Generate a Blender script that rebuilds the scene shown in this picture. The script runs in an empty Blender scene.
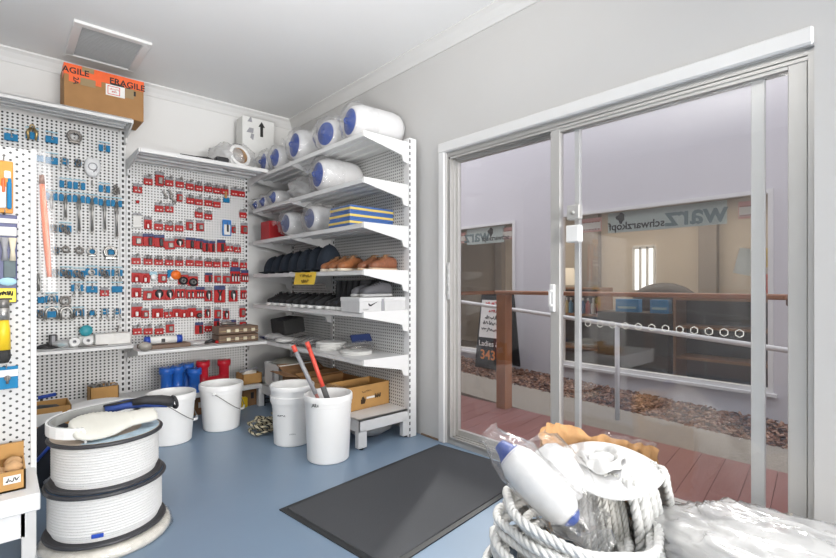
import bpy, bmesh, math, random
from mathutils import Vector, Matrix, noise
R = math.radians; PI = math.pi
rnd = random.Random(7)
scn = bpy.context.scene
COL = scn.collection

# ------------------------------------------------------------------ camera, world, sun, lights, exposure
CAM = Vector((0, 0, 1.2)); FPX = 463.0; TH = R(42.1); CT, ST = math.cos(TH), math.sin(TH)
cd = bpy.data.cameras.new('camera'); cam = bpy.data.objects.new('camera', cd); COL.objects.link(cam)
cam.location = CAM; cam.rotation_euler = (R(90), 0, -TH)
cd.sensor_width = 36; cd.lens = 36 * FPX / 836; cd.shift_y = 5 / 836; cd.clip_start = .02
scn.camera = cam
scn.view_settings.view_transform = 'Standard'; scn.view_settings.look = 'None'
scn.view_settings.gamma = 1; scn.view_settings.use_curve_mapping = False
scn.view_settings.exposure = 0.18
w = bpy.data.worlds.new('sky'); scn.world = w; w.use_nodes = True
w.node_tree.nodes['Background'].inputs[0].default_value = (.94, .93, 1.0, 1)
w.node_tree.nodes['Background'].inputs[1].default_value = 1.95

def lamp(name, kind, loc, target, power, size=1, size_y=None, col=(1, 1, 1)):
    l = bpy.data.lights.new(name, kind); o = bpy.data.objects.new(name, l); COL.objects.link(o)
    o.location = loc; l.energy = power; l.color = col
    o.rotation_euler = (Vector(target) - Vector(loc)).to_track_quat('-Z', 'Y').to_euler()
    if kind == 'AREA':
        l.size = size
        if size_y: l.shape = 'RECTANGLE'; l.size_y = size_y
    return o
SUN_E = R(45); SA = R(30.2)
sd = Vector((-math.cos(SA) * math.cos(SUN_E), -math.sin(SA) * math.cos(SUN_E), -math.sin(SUN_E)))
s = lamp('sun', 'SUN', (6, 4, 6), Vector((6, 4, 6)) + sd, 2.8, col=(1, .97, .92)); s.data.angle = R(2.5)
lamp('rear_fill_light', 'AREA', (.9, -5.9, 1.5), (.9, 3.0, 1.2), 400, 2.8, 2.2, (1, .97, .94))  # added fill behind the camera; the front wall has no opening there
lamp('overhead_fill_light', 'AREA', (-.9, -.6, 2.98), (-.9, -.6, 0), 10, 1.2, 1.6, (1, .97, .93))  # added overhead fill, no fixture hangs here
lamp('overhead_fill_light_back', 'AREA', (.9, 1.0, 2.98), (1.0, 2.2, 0), 17, 1.0, 1.4, (1, .97, .93))  # second added fill, set where the door glass does not mirror it
f_ = lamp('ceiling_fill_uplight', 'AREA', (-.6, .2, .9), (.3, 1.5, 3.0), 42, .6, .6, (1, .98, .95)); f_.data.spread = R(80)  # unseen uplight added to brighten the ceiling
lamp('salon_fill_light', 'AREA', (6.8, 3.2, 2.5), (6.8, 3.2, 0), 75, 2.0, 5.0, (1, .9, .78))  # added fill to brighten the salon interior, no lamp modelled

# ------------------------------------------------------------------ helpers: where a picture ray meets a plane of the room
def ray(u, v):
    a = (u - 418) / FPX; b = (284 - v) / FPX
    return Vector((a * CT + ST, CT - a * ST, b))
def pX(u, v, X): r = ray(u, v); return CAM + r * (X / r.x)
def pY(u, v, Y): r = ray(u, v); return CAM + r * (Y / r.y)
def pZ(u, v, Z): r = ray(u, v); return CAM + r * ((Z - 1.2) / r.z)

# ------------------------------------------------------------------ materials
MATS = {}
def mat(name, col, rough=.5, metal=0., var=.06, scale=25, bump=0., alpha=1., spec=.5, emit=0., coat=0.):
    if name in MATS: return MATS[name]
    m = bpy.data.materials.new(name); m.use_nodes = True; MATS[name] = m
    nt = m.node_tree; N = nt.nodes; L = nt.links
    b = N['Principled BSDF']
    b.inputs['Roughness'].default_value = rough; b.inputs['Metallic'].default_value = metal
    b.inputs['Specular IOR Level'].default_value = spec; b.inputs['Coat Weight'].default_value = coat
    tc = N.new('ShaderNodeTexCoord'); nz = N.new('ShaderNodeTexNoise'); nz.inputs['Scale'].default_value = scale
    nz.inputs['Detail'].default_value = 3
    L.new(tc.outputs['Object'], nz.inputs['Vector'])
    mx = N.new('ShaderNodeMix'); mx.data_type = 'RGBA'
    mx.inputs['A'].default_value = (*[max(0, c * (1 - var)) for c in col], 1)
    mx.inputs['B'].default_value = (*[min(1, c * (1 + var)) for c in col], 1)
    L.new(nz.outputs['Fac'], mx.inputs['Factor']); L.new(mx.outputs['Result'], b.inputs['Base Color'])
    if bump:
        bp = N.new('ShaderNodeBump'); bp.inputs['Strength'].default_value = bump; bp.inputs['Distance'].default_value = .01
        L.new(nz.outputs['Fac'], bp.inputs['Height']); L.new(bp.outputs['Normal'], b.inputs['Normal'])
    if emit:
        b.inputs['Emission Color'].default_value = (*col, 1); b.inputs['Emission Strength'].default_value = emit
    if alpha < 1: b.inputs['Alpha'].default_value = alpha
    return m

def mnode(nt, op, a, b=None, c=None):
    n = nt.nodes.new('ShaderNodeMath'); n.operation = op
    for i, x in enumerate((a, b, c)):
        if x is None: continue
        if isinstance(x, (int, float)): n.inputs[i].default_value = x
        else: nt.links.new(x, n.inputs[i])
    return n.outputs[0]

def peg_mat(name, axes, px, pz, r, col, hole, stagger=False):
    """white perforated metal sheet: round holes on a grid"""
    m = mat(name, col, .45, 0, .02, 6); nt = m.node_tree; N = nt.nodes; L = nt.links
    b = N['Principled BSDF']; src = b.inputs['Base Color'].links[0].from_socket
    tc = N.new('ShaderNodeTexCoord'); sx = N.new('ShaderNodeSeparateXYZ'); L.new(tc.outputs['Object'], sx.inputs[0])
    x = mnode(nt, 'DIVIDE', sx.outputs[axes[0]], px); z = mnode(nt, 'DIVIDE', sx.outputs[axes[1]], pz)
    if stagger:
        cellx = mnode(nt, 'FLOOR', x); odd = mnode(nt, 'MODULO', mnode(nt, 'ABSOLUTE', cellx), 2.0)
        z = mnode(nt, 'ADD', z, mnode(nt, 'MULTIPLY', odd, .5))
    fx = mnode(nt, 'MULTIPLY', mnode(nt, 'SUBTRACT', mnode(nt, 'FRACT', x), .5), px)
    fz = mnode(nt, 'MULTIPLY', mnode(nt, 'SUBTRACT', mnode(nt, 'FRACT', z), .5), pz)
    d = mnode(nt, 'SQRT', mnode(nt, 'ADD', mnode(nt, 'MULTIPLY', fx, fx), mnode(nt, 'MULTIPLY', fz, fz)))
    inside = mnode(nt, 'LESS_THAN', d, r)
    mx = N.new('ShaderNodeMix'); mx.data_type = 'RGBA'; L.new(inside, mx.inputs['Factor'])
    L.new(src, mx.inputs['A']); mx.inputs['B'].default_value = (*hole, 1); L.new(mx.outputs['Result'], b.inputs['Base Color'])
    return m

def slot_mat(name, axis, pitch, frac, uaxis, u0, halfw, col):
    """upright post punched with a column of slots"""
    m = mat(name, col, .45, 0, .02, 6); nt = m.node_tree; N = nt.nodes; L = nt.links
    b = N['Principled BSDF']; src = b.inputs['Base Color'].links[0].from_socket
    tc = N.new('ShaderNodeTexCoord'); sx = N.new('ShaderNodeSeparateXYZ'); L.new(tc.outputs['Object'], sx.inputs[0])
    f = mnode(nt, 'LESS_THAN', mnode(nt, 'FRACT', mnode(nt, 'DIVIDE', sx.outputs[axis], pitch)), frac)
    g = mnode(nt, 'LESS_THAN', mnode(nt, 'ABSOLUTE', mnode(nt, 'SUBTRACT', sx.outputs[uaxis], u0)), halfw)
    k = mnode(nt, 'MULTIPLY', f, g)
    mx = N.new('ShaderNodeMix'); mx.data_type = 'RGBA'; L.new(k, mx.inputs['Factor'])
    L.new(src, mx.inputs['A']); mx.inputs['B'].default_value = (.012, .012, .012, 1); L.new(mx.outputs['Result'], b.inputs['Base Color'])
    return m

def thin_mat(name, tint, body, opac, rough, fres=1.0, bump=0., scale=20, noise_alpha=0.):
    """clear sheet: see-through, with the sheen of a real pane or film"""
    if name in MATS: return MATS[name]
    m = bpy.data.materials.new(name); m.use_nodes = True; MATS[name] = m
    nt = m.node_tree; N = nt.nodes; L = nt.links; N.clear()
    out = N.new('ShaderNodeOutputMaterial'); tr = N.new('ShaderNodeBsdfTransparent'); tr.inputs[0].default_value = (*tint, 1)
    gl = N.new('ShaderNodeBsdfGlossy'); gl.inputs['Roughness'].default_value = rough; gl.inputs[0].default_value = (1, 1, 1, 1)
    df = N.new('ShaderNodeBsdfDiffuse'); df.inputs[0].default_value = (*body, 1)
    tl = N.new('ShaderNodeBsdfTranslucent'); tl.inputs[0].default_value = (*body, 1)
    fr = N.new('ShaderNodeLayerWeight'); fr.inputs[0].default_value = .5
    tc = N.new('ShaderNodeTexCoord'); nz = N.new('ShaderNodeTexNoise'); nz.inputs['Scale'].default_value = scale; nz.inputs['Detail'].default_value = 4
    L.new(tc.outputs['Object'], nz.inputs['Vector'])
    if bump:
        bp = N.new('ShaderNodeBump'); bp.inputs['Strength'].default_value = bump; bp.inputs['Distance'].default_value = .02
        L.new(nz.outputs['Fac'], bp.inputs['Height'])
        for n in (gl, df): L.new(bp.outputs['Normal'], n.inputs['Normal'])
        L.new(bp.outputs['Normal'], fr.inputs['Normal'])
    m0 = N.new('ShaderNodeMixShader'); m0.inputs[0].default_value = .35; L.new(df.outputs[0], m0.inputs[1]); L.new(tl.outputs[0], m0.inputs[2])
    m1 = N.new('ShaderNodeMixShader'); L.new(tr.outputs[0], m1.inputs[1]); L.new(m0.outputs[0], m1.inputs[2])
    op = mnode(nt, 'ADD', mnode(nt, 'MULTIPLY', mnode(nt, 'SUBTRACT', nz.outputs['Fac'], .5), noise_alpha), opac) if noise_alpha else None
    if op is not None: L.new(op, m1.inputs[0])
    else: m1.inputs[0].default_value = opac
    m2 = N.new('ShaderNodeMixShader'); L.new(mnode(nt, 'MULTIPLY', mnode(nt, 'MULTIPLY_ADD', mnode(nt, 'POWER', fr.outputs['Facing'], 5.0), .9, .034), fres), m2.inputs[0])
    L.new(m1.outputs[0], m2.inputs[1]); L.new(gl.outputs[0], m2.inputs[2]); L.new(m2.outputs[0], out.inputs[0])
    return m

# palette
WHITE = mat('white_wall_paint', (.80, .80, .79), .6, 0, .02, 3)
CEIL = mat('ceiling_paint', (.80, .80, .80), .7, 0, .02, 2)
TRIMW = mat('white_gloss_trim', (.74, .74, .735), .35, 0, .02, 5)
METW = mat('white_powder_coated_steel', (.75, .75, .745), .4, 0, .02, 8)
ALU = mat('silver_anodised_aluminium', (.52, .51, .49), .38, .3, .03, 12)
ALUW = mat('pale_aluminium', (.62, .62, .61), .35, .2, .03, 12)
DARK = mat('black_plastic', (.02, .02, .022), .45)
CHROME = mat('chrome', (.42, .41, .39), .3, .8, .5, 110)
STEELD = mat('dark_steel', (.24, .225, .21), .38, .6, .35, 90)
BLUEC = mat('blue_card', (.003, .19, .40), .5, 0, .08, 60, spec=.25)
BLUEL = mat('pale_blue_card', (.35, .58, .68), .5)
REDC = mat('red_card', (.46, .016, .016), .45, 0, .1, 60, spec=.3)
GREYC = mat('grey_card', (.32, .32, .34), .5, 0, .2, 90)
NAVYC = mat('navy_card', (.03, .05, .16), .45, 0, .2, 90)
WPLA = mat('white_plastic', (.84, .84, .83), .35, 0, .02, 8)
WBUCK = mat('white_bucket_plastic', (.88, .88, .87), .4, 0, .03, 5)
CARD = mat('brown_cardboard', (.37, .195, .075), .8, 0, .12, 12)
CARDL = mat('tan_cardboard', (.50, .275, .09), .75, 0, .12, 14)
CARDD = mat('dark_cardboard', (.28, .15, .07), .8, 0, .15, 14)
ORANGE = mat('orange_tape', (.85, .13, .03), .4, 0, .12, 20)
INK = mat('black_ink', (.015, .015, .015), .6)
REDINK = mat('red_ink', (.7, .05, .05), .6)
PAPER = mat('white_paper', (.82, .81, .78), .7)
FBLUE = mat('blue_fender_end', (.012, .055, .30), .4, 0, .25, 30, spec=.3)
FWHITE = mat('white_fender_vinyl', (.66, .66, .665), .4, 0, .03, 6)
ROPEW = mat('white_nylon_rope', (.74, .74, .72), .6, 0, .06, 160, .25)
YELLOW = mat('yellow_plastic', (.85, .58, .02), .4)
FILM = thin_mat('clear_film', (1, 1, 1), (.86, .86, .86), .09, .12, 1.4, .6, 20, .35)
FILMW = thin_mat('milky_film', (1, 1, 1), (.84, .84, .84), .5, .16, 1.6, .6, 12, .3)
FILMS = thin_mat('smooth_film', (1, 1, 1), (.86, .86, .86), .16, .25, .8, .12, 12, .2)
GLASS = thin_mat('door_glass', (.985, .987, .987), (.5, .5, .5), .003, .0, 1.0)
GLASSD = thin_mat('tinted_shop_glass', (.93, .92, .90), (.4, .4, .4), .008, .0, 1.0)

# ------------------------------------------------------------------ mesh builder
class MB:
    def __init__(s): s.v = []; s.f = []; s.s = []; s.m = []; s.mi = 0
    def add(s, vs, fs, M=None, smooth=False):
        o = len(s.v)
        for p in vs:
            p = Vector(p); s.v.append(M @ p if M is not None else p)
        for f in fs: s.f.append([o + i for i in f]); s.s.append(smooth); s.m.append(s.mi)
        return s
    def box(s, c, d, b=0, M=None):
        hx = [x / 2 for x in d]; c = Vector(c)
        if b <= 0:
            vs = [c + Vector((i * hx[0], j * hx[1], k * hx[2])) for i in (-1, 1) for j in (-1, 1) for k in (-1, 1)]
            return s.add(vs, [(0, 1, 3, 2), (4, 6, 7, 5), (0, 4, 5, 1), (2, 3, 7, 6), (0, 2, 6, 4), (1, 5, 7, 3)], M)
        b = min(b, min(hx) * .95); vs = []; idx = {}
        for i in (-1, 1):
            for j in (-1, 1):
                for k in (-1, 1):
                    sg = (i, j, k)
                    for ax in range(3):
                        idx[(sg, ax)] = len(vs)
                        vs.append(c + Vector([sg[q] * (hx[q] if q == ax else hx[q] - b) for q in range(3)]))
        fs = []
        for ax in range(3):
            p, q = [t for t in range(3) if t != ax]
            for sg in (-1, 1):
                f = []
                for a1, b1 in ((-1, -1), (1, -1), (1, 1), (-1, 1)):
                    t = [0, 0, 0]; t[ax] = sg; t[p] = a1; t[q] = b1; f.append(idx[(tuple(t), ax)])
                fs.append(f)
            for s1 in (-1, 1):
                for s2 in (-1, 1):
                    A = [0, 0, 0]; A[ax] = -1; A[p] = s1; A[q] = s2; B = list(A); B[ax] = 1
                    A, B = tuple(A), tuple(B); fs.append((idx[(A, p)], idx[(B, p)], idx[(B, q)], idx[(A, q)]))
        for i in (-1, 1):
            for j in (-1, 1):
                for k in (-1, 1): fs.append([idx[((i, j, k), t)] for t in range(3)])
        return s.add(vs, fs, M)
    def b2(s, lo, hi, b=0, M=None):
        return s.box([(lo[i] + hi[i]) / 2 for i in range(3)], [abs(hi[i] - lo[i]) for i in range(3)], b, M)
    def tube(s, pts, r, n=8, closed=False, caps=True, M=None, flat=None):
        pts = [Vector(p) for p in pts]; k = len(pts); rs = r if isinstance(r, (list, tuple)) else [r] * k
        vs = []; prev = None
        for i, p in enumerate(pts):
            t = (pts[(i + 1) % k] - pts[i - 1]) if closed else (pts[min(i + 1, k - 1)] - pts[max(i - 1, 0)])
            t.normalize()
            if prev is None:
                a = Vector((0, 0, 1)) if abs(t.z) < .9 else Vector((1, 0, 0)); x = a.cross(t).normalized()
            else: x = (prev - t * prev.dot(t)).normalized()
            prev = x; y = t.cross(x)
            for j in range(n):
                an = 2 * PI * j / n; fx, fy = (flat if flat else (1, 1))
                vs.append(p + (x * math.cos(an) * fx + y * math.sin(an) * fy) * rs[i])
        fs = []
        for i in range(k if closed else k - 1):
            for j in range(n):
                fs.append((i * n + j, i * n + (j + 1) % n, ((i + 1) % k) * n + (j + 1) % n, ((i + 1) % k) * n + j))
        if caps and not closed: fs += [list(range(n))[::-1], list(range((k - 1) * n, k * n))]
        return s.add(vs, fs, M, True)
    def cyl(s, p0, p1, r0, r1=None, n=16, M=None, smooth=True):
        return s.tube([p0, p1], [r0, r0 if r1 is None else r1], n, False, True, M)
    def lathe(s, prof, n=24, M=None, fn=None, smooth=True):
        vs = []; k = len(prof)
        for i, (r, z) in enumerate(prof):
            for j in range(n):
                a = 2 * PI * j / n; p = Vector((r * math.cos(a), r * math.sin(a), z))
                vs.append(fn(p, a) if fn else p)
        fs = [(i * n + j, i * n + (j + 1) % n, (i + 1) * n + (j + 1) % n, (i + 1) * n + j) for i in range(k - 1) for j in range(n)]
        return s.add(vs, fs, M, smooth)
    def ell(s, c, rx, ry, rz, n=16, k=10, fn=None, M=None, half=False):
        c = Vector(c); vs = []; lo = 0 if half else -PI / 2
        for i in range(k + 1):
            t = lo + (PI / 2 - lo) * i / k
            for j in range(n):
                a = 2 * PI * j / n; d = Vector((math.cos(t) * math.cos(a), math.cos(t) * math.sin(a), math.sin(t)))
                q = fn(d) if fn else 1
                vs.append(c + Vector((d.x * rx, d.y * ry, d.z * rz)) * q)
        fs = [(i * n + j, i * n + (j + 1) % n, (i + 1) * n + (j + 1) % n, (i + 1) * n + j) for i in range(k) for j in range(n)]
        return s.add(vs, fs, M, True)
    def prism(s, poly, lo, hi, axis=2, M=None):
        """polygon in the two other axes (in order), extruded along axis"""
        def P(a, b, h):
            t = [a, b]; t.insert(axis, h); return t
        n = len(poly); vs = [P(a, b, lo) for a, b in poly] + [P(a, b, hi) for a, b in poly]
        fs = [list(range(n))[::-1], list(range(n, 2 * n))] + [(i, (i + 1) % n, n + (i + 1) % n, n + i) for i in range(n)]
        return s.add(vs, fs, M)
    def loft(s, rings, M=None, caps=True, smooth=True):
        n = len(rings[0]); vs = [p for r in rings for p in r]; k = len(rings)
        fs = [(i * n + j, i * n + (j + 1) % n, (i + 1) * n + (j + 1) % n, (i + 1) * n + j) for i in range(k - 1) for j in range(n)]
        if caps: fs += [list(range(n))[::-1], list(range((k - 1) * n, k * n))]
        return s.add(vs, fs, M, smooth)
    def grid(s, fn, nu, nv, thick=0, M=None):
        vs = [Vector(fn(i / nu, j / nv)) for i in range(nu + 1) for j in range(nv + 1)]; w_ = nv + 1
        fs = [(i * w_ + j, (i + 1) * w_ + j, (i + 1) * w_ + j + 1, i * w_ + j + 1) for i in range(nu) for j in range(nv)]
        return s.add(vs, fs, M, True)
    def torus(s, c, R_, r, n=28, m=8, M=None, ax=2):
        c = Vector(c); pts = []
        for i in range(n):
            a = 2 * PI * i / n; q = [R_ * math.cos(a), R_ * math.sin(a)]; q.insert(ax, 0); pts.append(c + Vector(q))
        return s.tube(pts, r, m, True, False, M)
    def rope(s, pts, r, pitch=None, n=6, closed=False, M=None, mis=(0, 0, 0)):
        """three-strand laid rope along a path"""
        pts = [Vector(p) for p in pts]; pitch = pitch or r * 7
        if closed: pts = pts + [pts[0]]
        seg = [(pts[i + 1] - pts[i]).length for i in range(len(pts) - 1)]; tot = sum(seg)
        N_ = max(8, int(tot / (pitch / 9))); out = []; acc = 0; i = 0
        for k in range(N_ + 1):
            d = tot * k / N_
            while i < len(seg) - 1 and acc + seg[i] < d: acc += seg[i]; i += 1
            out.append(pts[i].lerp(pts[i + 1], min(1, (d - acc) / max(seg[i], 1e-9))))
        fr = []; prev = None
        for k in range(len(out)):
            t = (out[min(k + 1, len(out) - 1)] - out[max(k - 1, 0)]).normalized()
            if prev is None: x = (Vector((0, 0, 1)) if abs(t.z) < .9 else Vector((1, 0, 0))).cross(t).normalized()
            else: x = (prev - t * prev.dot(t)).normalized()
            prev = x; fr.append((x, t.cross(x)))
        for q in range(3):
            P = []
            for k, p in enumerate(out):
                a = 2 * PI * (q / 3 + tot * k / N_ / pitch); x, y = fr[k]
                P.append(p + (x * math.cos(a) + y * math.sin(a)) * r * .52)
            s.mi = mis[q]; s.tube(P, r * .56, n, False, True, M)
        return s
    def build(s, name, m, parent=None, off=None):
        me = bpy.data.meshes.new(name)
        vs = [p - off for p in s.v] if off is not None else s.v
        me.from_pydata([tuple(p) for p in vs], [], s.f)
        for i, p in enumerate(me.polygons): p.use_smooth = s.s[i]; p.material_index = s.m[i]
        for x in (m if isinstance(m, (list, tuple)) else [m]): me.materials.append(x)
        bm = bmesh.new(); bm.from_mesh(me); bmesh.ops.recalc_face_normals(bm, faces=bm.faces[:]); bm.to_mesh(me); bm.free()
        me.update()
        o = bpy.data.objects.new(name, me); COL.objects.link(o)
        if parent is not None: o.parent = parent
        return o

def tag(o, label=None, cat=None, group=None, kind=None):
    if label: o['label'] = label
    if cat: o['category'] = cat
    if group: o['group'] = group
    if kind: o['kind'] = kind
    return o
def thing(name, label, cat, loc=(0, 0, 0), rz=0, group=None):
    o = bpy.data.objects.new(name, None); COL.objects.link(o); o.location = loc; o.rotation_euler = (0, 0, rz)
    o.empty_display_size = .05
    return tag(o, label, cat, group)
def struct(name, mb, m): return tag(mb.build(name, m), kind='structure')
def dup(root, loc, rot=None, label=None, group=None):
    r = root.copy(); COL.objects.link(r); r.location = loc
    if rot is not None: r.rotation_euler = rot
    if label: r['label'] = label
    if group: r['group'] = group
    for ch in list(root.children):
        c = ch.copy(); COL.objects.link(c); c.parent = r
        for g in list(ch.children):
            d = g.copy(); COL.objects.link(d); d.parent = c
    return r
def place(o, rot): o.rotation_euler = rot; return o
def text(name, body, size, m, parent, loc, rot, flip=False, bend=None, bold=.02):
    cu = bpy.data.curves.new(name, 'FONT'); cu.body = body; cu.size = size; cu.align_x = 'CENTER'; cu.align_y = 'CENTER'
    cu.extrude = .0006; cu.offset = bold * size; cu.resolution_u = 3
    t = bpy.data.objects.new(name, cu); COL.objects.link(t)
    dg = bpy.context.evaluated_depsgraph_get(); me = bpy.data.meshes.new_from_object(t.evaluated_get(dg))
    bpy.data.objects.remove(t); me.materials.clear(); me.materials.append(m)
    for v in me.vertices:
        if flip: v.co.x = -v.co.x
        if bend:
            a = v.co.x / bend; v.co.x, v.co.z = bend * math.sin(a), v.co.z + bend * (math.cos(a) - 1)
    if flip: me.flip_normals()
    o = bpy.data.objects.new(name, me); COL.objects.link(o); o.parent = parent; o.location = loc; o.rotation_euler = rot
    return o
def jit(p, amp, sc, seed=0):
    return p + noise.noise_vector(p * sc + Vector((seed * 7.3, seed * 3.1, seed))) * amp
ORD = ['first', 'second', 'third', 'fourth', 'fifth', 'sixth', 'seventh', 'eighth', 'ninth', 'tenth', 'eleventh', 'twelfth', 'thirteenth', 'fourteenth']
# ------------------------------------------------------------------ the room
XR, YB, ZC = 2.5, 4.92, 3.06
def floor_mat():
    m = mat('blue_painted_floor', (.205, .285, .385), .33, 0, .08, 1.6, 0, 1, .45)
    return m
struct('floor', MB().b2((-1.8, -6.1, -.12), (XR + .02, YB + .1, 0)), floor_mat())
struct('ceiling', MB().b2((-1.8, -6.1, ZC), (XR + .14, YB + .1, ZC + .1)), CEIL)
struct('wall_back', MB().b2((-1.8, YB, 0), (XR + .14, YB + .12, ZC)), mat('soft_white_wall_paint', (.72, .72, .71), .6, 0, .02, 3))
struct('wall_left', MB().b2((-1.92, -6.1, 0), (-1.8, YB, ZC)), mat('grey_shop_wall', (.42, .42, .42), .7, 0, .05, 3))
struct('wall_front', MB().b2((-1.8, -6.22, 0), (XR + .14, -6.1, ZC)), mat('grey_shop_wall', (.42, .42, .42), .7, 0, .05, 3))
DY0, DY1, DZ = .322, 2.455, 2.19
wr = MB()
wr.b2((XR, -6.1, 0), (XR + .14, DY0, ZC)); wr.b2((XR, DY1, 0), (XR + .14, YB, ZC)); wr.b2((XR, DY0, DZ), (XR + .14, DY1, ZC))
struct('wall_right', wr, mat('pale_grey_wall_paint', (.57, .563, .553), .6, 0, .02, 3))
wc = MB(); x0_ = XR + .141
wc.b2((x0_, -6.1, -.1), (x0_ + .03, DY0, 4.2)); wc.b2((x0_, DY1, -.1), (x0_ + .03, 8, 4.2)); wc.b2((x0_, DY0, DZ), (x0_ + .03, DY1, 4.2))
struct('wall_outer_added_facing', wc, mat('dark_grey_added_facing', (.16, .15, .15), .7, 0, .1, 6))  # unseen dark skin added to dim the wall's reflection in the salon glass
# cornice along the back and right walls
prof = [(0, 0), (.085, 0), (.085, -.012), (.06, -.03), (.03, -.065), (.012, -.095), (0, -.095)]
c1 = MB(); c1.prism([(YB - a, ZC + b) for a, b in prof], -1.8, XR, 0)
struct('trim_1', c1, TRIMW)
c2 = MB(); c2.prism([(XR - a, ZC + b) for a, b in prof], -6.1, YB, 1)
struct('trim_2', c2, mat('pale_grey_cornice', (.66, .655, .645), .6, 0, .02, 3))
sk = MB(); sk.b2((XR - .012, DY1 + .065, 0), (XR, 2.72, .012))
struct('baseboard_right', sk, mat('brown_floor_edge', (.2, .13, .08), .7))
# white casing round the door opening
cs = MB(); t = .075
cs.b2((XR - .022, DY1, 0), (XR, DY1 + .06, DZ + t), .006)
cs.b2((XR - .028, DY0, DZ), (XR, DY1 + .06, DZ + t), .008)
struct('trim_3', cs, TRIMW)

# sliding glass door
door = thing('door_1', None, None, (XR, DY1, 0)); tag(door, kind='structure'); DO = door.location.copy()
f = MB()
f.b2((XR + .012, DY1 - .026, 0), (XR + .13, DY1, DZ)); f.b2((XR + .012, DY0, 0), (XR + .13, DY0 + .022, DZ))
f.b2((XR + .012, DY0 + .022, DZ - .035), (XR + .13, DY1 - .026, DZ)); f.b2((XR + .012, DY0 + .022, 0), (XR + .13, DY1 - .026, .035))
for x in (.012, .05, .086, .122):                                    # track fins, head and sill
    f.b2((XR + x, DY0 + .022, DZ - .05), (XR + x + .006, DY1 - .026, DZ - .03)); f.b2((XR + x, DY0 + .022, .03), (XR + x + .006, DY1 - .026, .05))
for x in (.012, .05, .086): f.b2((XR + x, DY1 - .034, .03), (XR + x + .008, DY1 - .02, DZ - .03))
f.build('door_frame', ALU, door, DO)
def panel(name, x, y0, y1, st0, st1, zt, rail_t, rail_b, th=.032, m=ALU):
    p = MB(); z0, z1 = .04, zt
    p.b2((x, y0, z0), (x + th, y0 + st0, z1), .003); p.b2((x, y1 - st1, z0), (x + th, y1, z1), .003)
    p.b2((x + .001, y0 + st0, z1 - rail_t), (x + th - .001, y1 - st1, z1)); p.b2((x + .001, y0 + st0, z0), (x + th - .001, y1 - st1, z0 + rail_b))
    o = p.build(name, m, door, DO)
    g = MB(); g.b2((x + th / 2 - .003, y0 + st0 - .005, z0 + rail_b - .005), (x + th / 2 + .003, y1 - st1 + .005, z1 - rail_t + .005))
    gl = g.build('glass_pane', GLASS, o, Vector((0, 0, 0)) + DO)
    return o
pa = panel('fixed_panel', XR + .09, 1.54, DY1 - .027, .045, .018, DZ - .035, .03, .05)
pc = panel('sliding_panel', XR + .055, .500, 1.43, .052, .034, DZ - .02, .05, .06, .028, ALUW)
pb = panel('sliding_panel', XR + .018, .346, 1.571, .066, .066, DZ - .022, .045, .07)
# pull handle on the leading stile, striker on the jamb, white lock box at eye height
h = MB(); q = pX(553.5, 298, XR + .018)
h.b2((XR - .004, q.y - .017, q.z - .085), (XR + .018, q.y + .017, q.z + .085), .006); h.b2((XR - .03, q.y - .008, q.z - .05), (XR - .018, q.y + .008, q.z + .05), .004)
h.b2((XR - .03, q.y - .008, q.z - .05), (XR, q.y + .008, q.z - .035)); h.b2((XR - .03, q.y - .008, q.z + .035), (XR, q.y + .008, q.z + .05))
h.build('door_handle', TRIMW, door, DO)
h = MB(); q = pX(449.5, 281, XR + .02)
h.b2((XR + .004, q.y - .012, q.z - .14), (XR + .014, q.y + .012, q.z + .14), .003)
for dz in (-.09, -.03, .04, .1): h.b2((XR - .004, q.y - .009, q.z + dz - .012), (XR + .006, q.y + .009, q.z + dz + .012), .003)
h.build('striker_plate', ALUW, door, DO)
h = MB(); a = pX(575, 234, XR + .012); b = pX(575, 213, XR + .012)
h.b2((XR - .022, a.y - .042, a.z - .05), (XR + .03, a.y + .042, a.z + .05), .006)
lk = h.build('lock_box', WPLA, door, DO)
h = MB(); h.b2((XR - .014, b.y - .040, b.z - .04), (XR + .03, b.y + .04, b.z + .045), .005); h.cyl((XR - .02, b.y, b.z), (XR - .012, b.y, b.z), .012, n=12)
h.build('lock_cover', ALU, lk, DO)
# row of little hexagon outlines stuck on the sliding glass so nobody walks into it
u = 588.0; dec = []
for i in range(12):
    uu = 588 + i * 11.9 + i * i * .17
    q = pX(uu, 327, XR + .03); q.z = .972
    m_ = MB(); r = .018
    pts = [Vector((XR + .029, q.y + r * math.sin(PI / 3 * k), q.z + r * math.cos(PI / 3 * k))) for k in range(6)]
    for k in range(6):
        A, B = pts[k], pts[(k + 1) % 6]; m_.tube([A, B], .0019, 4)
    m_.build('hexagon_decal', mat('cream_decal', (.72, .70, .64), .5), door, DO)

# ceiling vents
def vent(name, x0, y0, x1, y1, label):
    t = thing(name, label, 'vent', ((x0 + x1) / 2, (y0 + y1) / 2, ZC)); o = t.location.copy()
    f = MB(); b = .055
    for lo, hi in (((x0, y0), (x1, y0 + b)), ((x0, y1 - b), (x1, y1)), ((x0, y0 + b), (x0 + b, y1 - b)), ((x1 - b, y0 + b), (x1, y1 - b))):
        f.b2((*lo, ZC - .022), (*hi, ZC), .004)
    f.build('frame', TRIMW, t, o)
    g = MB(); n = 22
    g.b2((x0 + b, y0 + b, ZC - .006), (x1 - b, y1 - b, ZC - .001))
    for i in range(n):
        y = y0 + b + (y1 - y0 - 2 * b) * (i + .5) / n
        g.box((0, 0, 0), (x1 - x0 - 2 * b, .014, .003), 0, Matrix.Translation(((x0 + x1) / 2, y, ZC - .011)) @ Matrix.Rotation(R(35), 4, 'X'))
    g.build('grille', mat('grey_grille', (.50, .50, .50), .6), t, o)
a = pZ(69, 18, ZC); b = pZ(148, 44, ZC); c = pZ(137, 72, ZC); d = pZ(67, 57, ZC)
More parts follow.
